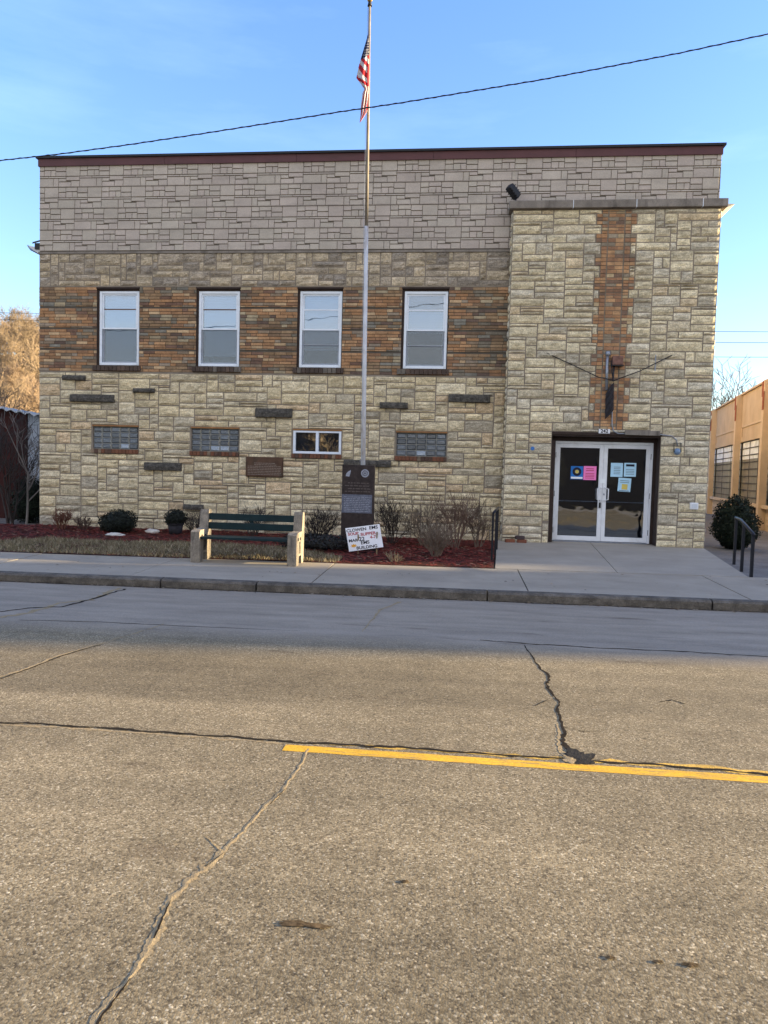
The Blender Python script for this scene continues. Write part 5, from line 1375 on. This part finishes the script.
for k, (u, Yd_, s, pr_i) in enumerate(((2, 30, .85, 0), (14, 36, .9, 1), (26, 33, .8, 0), (38, 40, 1.0, 1), (-12, 38, 1.0, 2), (8, 48, .9, 1), (22, 52, .95, 0), (34, 56, 1.0, 2), (-4, 58, 1.1, 0), (44, 50, 1., 0), (-30, 45, 1.1, 1), (52, 60, 1.0, 1), (16, 64, 1.0, 2), (30, 70, 1.0, 0), (4, 72, 1.05, 1), (-20, 30, .9, 2), (10, 41, .9, 0), (30, 44, .9, 1), (0, 53, 1.0, 2), (20, 59, 1., 1), (36, 66, 1., 0), (12, 70, 1.1, 2), (26, 77, 1.1, 1), (6, 80, 1.1, 0), (38, 78, 1.1, 2), (18, 85, 1.15, 0), (32, 88, 1.1, 1), (-60, 42, 1, 0), (-90, 50, 1, 1), (-130, 44, 1, 2), (-170, 56, 1, 0), (-110, 66, 1.1, 1), (-70, 74, 1.1, 2), (-220, 50, 1, 1), (-280, 60, 1.1, 0))):
    p = at(u, 450, Yd_); spots.append((p.x, Yd_, s, pr_i, u))
used = set()
spots.sort(key=lambda s: (s[1]))
for k, (x, y, s, pi_, u) in enumerate(spots):
    if pi_ not in used: t = protos[pi_]; used.add(pi_)
    else: t = copy_tree(protos[pi_])
    t.location = (x, y, hz_(x, y)); t.scale = (s, s, s); t.rotation_euler = (0, 0, rg.uniform(0, 6))
    where = 'left' if u < 5 else ('middle' if u < 25 else 'right')
    tag(t, 'leafless tan tree on the sunlit hillside left of the hall, among many alike', 'tree', 'bare trees on the hillside')
# near dark-limbed tree crossing the hillside
def solo_tree(label, u, Y, h, seed, c, minr, r, z, lean=(0, 0, 1), kids=3, maxl=5, grp=None):
    rg = random.Random(seed); tr = MB(); cr = MB(); p = at(u, 480, Y)
    twig_tree(tr, rg, (p.x, Y, z), lean, h*.36, r, 0, maxl, c, .6, kids, 3, .05, minr, 3, cr, .14, .72)
    o = thing('bare_tree', label, 'tree', (p.x, Y, z), grp); tr.build('trunk', M['twig'], o); cr.build('crown', M['twig'], o); return o
solo_tree('dark-branched bare tree just behind the red shed roof', -12, 16, 5.6, 61, (.10, .075, .055), .012, .12, -.3, (.3, 0, 1))
solo_tree('far bare tree showing above the orange building beside the tower', 722, 46, 11.5, 62, (.13, .11, .10), .016, .2, -.4, (.12, 0, 1), 4)
solo_tree('distant bare tree at the right edge behind the orange building', 778, 52, 10.5, 63, (.15, .12, .11), .014, .18, -.4, (-.05, 0, 1), 4)

# ------------------------------------------------------------------ overhead wires
def wire(pts, r, label, m=None, group=None, cat='wire', twist=False):
    o = MB(); o.tube(pts, r, 6)
    if twist:
        P_ = []
        for i in range(len(pts)-1):
            n = 60
            for k in range(n):
                p = Vector(pts[i]).lerp(Vector(pts[i+1]), k/n); a = (i*n+k)*.9; P_.append(p+Vector((0, math.cos(a*.5), math.sin(a*.5)))*r*.9)
        o.tube(P_, r*.6, 5)
    return tag(o.build('overhead_wire', m or M['wire'], origin=pts[0]), label, cat, group)
pix = [(-1900, 235), (-700, 205), (-90, 168), (0, 160.5), (60, 154), (130, 144.5), (200, 134), (270, 123), (340, 111.8), (400, 103), (470, 91.5), (540, 80), (610, 66.5), (680, 53), (768, 34), (860, 12), (1400, -140)]
wire([at(u, v, -6) for u, v in pix], .0085, 'twisted service cable crossing the sky in front of the flagpole', twist=True)
for k, (v0, v1, lb) in enumerate(((331.5, 332.5, 'topmost of the three thin wires in the sky right of the tower'), (342.5, 343, 'middle one of the three thin wires in the sky right of the tower'), (357, 357.5, 'lowest of the three thin wires in the sky right of the tower'))):
    wire([at(690, v0-.3, 30), at(735, v0+.1, 30), at(900, v1, 30)], .014, lb, group='thin wires right of the tower')
for k, (v0, lb) in enumerate(((313, 'upper thin wire in the sky above the hillside at left'), (320, 'lower thin wire in the sky above the hillside at left'))):
    wire([at(-60, v0-1, 30), at(20, v0, 30), at(60, v0+1, 30)], .012, lb, group='thin wires left of the hall')

# ------------------------------------------------------------------ the street beyond the frame (buildings shaped or added for their shade, and what the glass mirrors)
def block_building(label, x0, x1, y0, y1, h, m, win=True, name='brick_building'):
    o = thing(name, label, 'building', ((x0+x1)/2, (y0+y1)/2, -.3))
    MB().box(x0, x1, y0, y1, -.4, h).build('walls', m, o)
    MB().box(x0-.08, x1+.08, y0-.08, y1+.08, h, h+.15).build('parapet', M['fartrim'], o)
    if win:
        k = x0+1
        while k < x1-1.5:
            for z in (.9, 4.2):
                if z+1.8 < h:
                    for yy in (y0-.03, y1): MB().box(k, k+1.1, yy, yy+.03, z, z+1.7).build('window', M['room'], o)
            k += 3
    return o
DSUN = Vector((math.sin(math.radians(82.4)), math.cos(math.radians(82.4)), 0)); TAN = math.tan(math.radians(9))
block_building('long unseen brick building far to the right, shaped to shade the road', 54, 60, -3.05, 1.58, 10.5, M['farbrick'], False)  # unseen; this and the tall ones beside it are shaped for their shade
block_building('tall narrow unseen brick building far to the right, sized to shade the flagpole', 54, 57, 2.6, 4.75, 13.7, M['farbrick'], False)
block_building('low unseen filler added between the two far buildings to block the sun', 56, 58, 1.67, 2.5, 6.85, M['farbrick'], False)  # unseen filler, added to keep a sun strip off the entrance slab
block_building('plain unseen brick building behind the tall narrow one, sized to shade the tower side', 54, 58, 4.751, 30, 10.0, M['farbrick'], False)
block_building('row of brick shops across the street', -22, 9, -36, -28, 4.2, M['farbrick'])
block_building('lower brick shop across the street', 14, 40, -36, -28, 4.2, M['farbrick'])
far = MB(); far.box(-90, 90, -21.2, -18.1, -.42, -.18); structure(far.build('far_sidewalk', M['walk']))
for k, (x, y, s) in enumerate(((3, -24, 1.3), (8.5, -25, 1.25), (-4, -24, 1.2))):
    t = copy_tree(protos[k]); t.location = (x, y, -.4); t.scale = (s, s, s); t.rotation_euler = (0, 0, k)
    t['label'] = 'leafless street tree across the road, mirrored in the upper windows'; t['category'] = 'tree'; t['group'] = 'street trees across the road'

# ------------------------------------------------------------------ light
SAZ = math.radians(82.4); SEL = math.radians(9)
sd_ = Vector((math.cos(SEL)*math.sin(SAZ), math.cos(SEL)*math.cos(SAZ), math.sin(SEL)))
sl = bpy.data.lights.new('sun', 'SUN'); sl.energy = 5.0; sl.angle = math.radians(.7); sl.color = (1, .79, .46)
so = bpy.data.objects.new('sun', sl); COL.objects.link(so); so.location = (30, 0, 30)
so.rotation_euler = sd_.to_track_quat('Z', 'Y').to_euler()
w = bpy.data.worlds.new('World'); sc.world = w; w.use_nodes = True
N = w.node_tree.nodes; L = w.node_tree.links; bg = N['Background']
sky = N.new('ShaderNodeTexSky'); sky.sky_type = 'NISHITA'; sky.sun_disc = False
sky.sun_elevation = SEL; sky.sun_rotation = SAZ; sky.air_density = 1.0; sky.dust_density = .3; sky.ozone_density = 1.2; sky.altitude = 200
tc = N.new('ShaderNodeTexCoord')
mp = N.new('ShaderNodeMapping'); mp.inputs['Scale'].default_value = (1.3, 1.3, 6.5); mp.inputs['Rotation'].default_value = (0, .12, 0); L.new(tc.outputs['Generated'], mp.inputs['Vector'])
cn = N.new('ShaderNodeTexNoise'); cn.inputs['Scale'].default_value = 1.6; cn.inputs['Detail'].default_value = 7; cn.inputs['Roughness'].default_value = .55; L.new(mp.outputs[0], cn.inputs['Vector'])
cr_ = N.new('ShaderNodeMapRange'); cr_.inputs[1].default_value = .56; cr_.inputs[2].default_value = .85; cr_.inputs[3].default_value = 0; cr_.inputs[4].default_value = .1; L.new(cn.outputs['Fac'], cr_.inputs[0])
mx = N.new('ShaderNodeMix'); mx.data_type = 'RGBA'; L.new(cr_.outputs[0], mx.inputs[0]); L.new(sky.outputs[0], mx.inputs[6]); mx.inputs[7].default_value = (5.5, 6.2, 7.0, 1)
sx_ = N.new('ShaderNodeSeparateXYZ'); L.new(tc.outputs['Generated'], sx_.inputs[0])
rr = N.new('ShaderNodeValToRGB'); L.new(sx_.outputs[2], rr.inputs[0]); rr.color_ramp.elements[0].position = .0; rr.color_ramp.elements[0].color = (.54, .55, .60, 1); rr.color_ramp.elements[1].position = .55; rr.color_ramp.elements[1].color = (.72, .78, 1.10, 1)
e_ = rr.color_ramp.elements.new(.22); e_.color = (.66, .69, .86, 1)
mm_ = N.new('ShaderNodeMix'); mm_.data_type = 'RGBA'; mm_.blend_type = 'MULTIPLY'; mm_.inputs[0].default_value = 1; L.new(mx.outputs[2], mm_.inputs[6]); L.new(rr.outputs[0], mm_.inputs[7])
hs_ = N.new('ShaderNodeHueSaturation'); hs_.inputs['Saturation'].default_value = 1.08; L.new(mm_.outputs[2], hs_.inputs['Color'])
neg = N.new('ShaderNodeMapRange'); L.new(sx_.outputs[1], neg.inputs[0]); neg.inputs[1].default_value = -.05; neg.inputs[2].default_value = -.55; neg.inputs[3].default_value = 0; neg.inputs[4].default_value = .72; neg.interpolation_type = 'SMOOTHSTEP'  # bright cloud bank added behind the camera to lift the shaded facade
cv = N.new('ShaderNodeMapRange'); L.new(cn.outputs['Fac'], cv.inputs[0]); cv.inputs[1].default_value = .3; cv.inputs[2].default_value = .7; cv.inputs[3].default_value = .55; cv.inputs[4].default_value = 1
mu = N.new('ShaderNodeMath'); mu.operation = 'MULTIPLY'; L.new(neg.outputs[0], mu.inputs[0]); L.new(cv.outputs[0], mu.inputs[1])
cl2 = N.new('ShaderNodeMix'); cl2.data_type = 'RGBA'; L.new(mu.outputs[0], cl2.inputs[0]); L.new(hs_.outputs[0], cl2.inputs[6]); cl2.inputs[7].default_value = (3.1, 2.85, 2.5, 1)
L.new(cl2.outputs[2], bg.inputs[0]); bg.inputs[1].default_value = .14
sc.view_settings.view_transform = 'Standard'; sc.view_settings.look = 'None'; sc.view_settings.exposure = 2.1; sc.view_settings.gamma = 1
sc.view_settings.use_curve_mapping = False
sc.cycles.max_bounces = 8
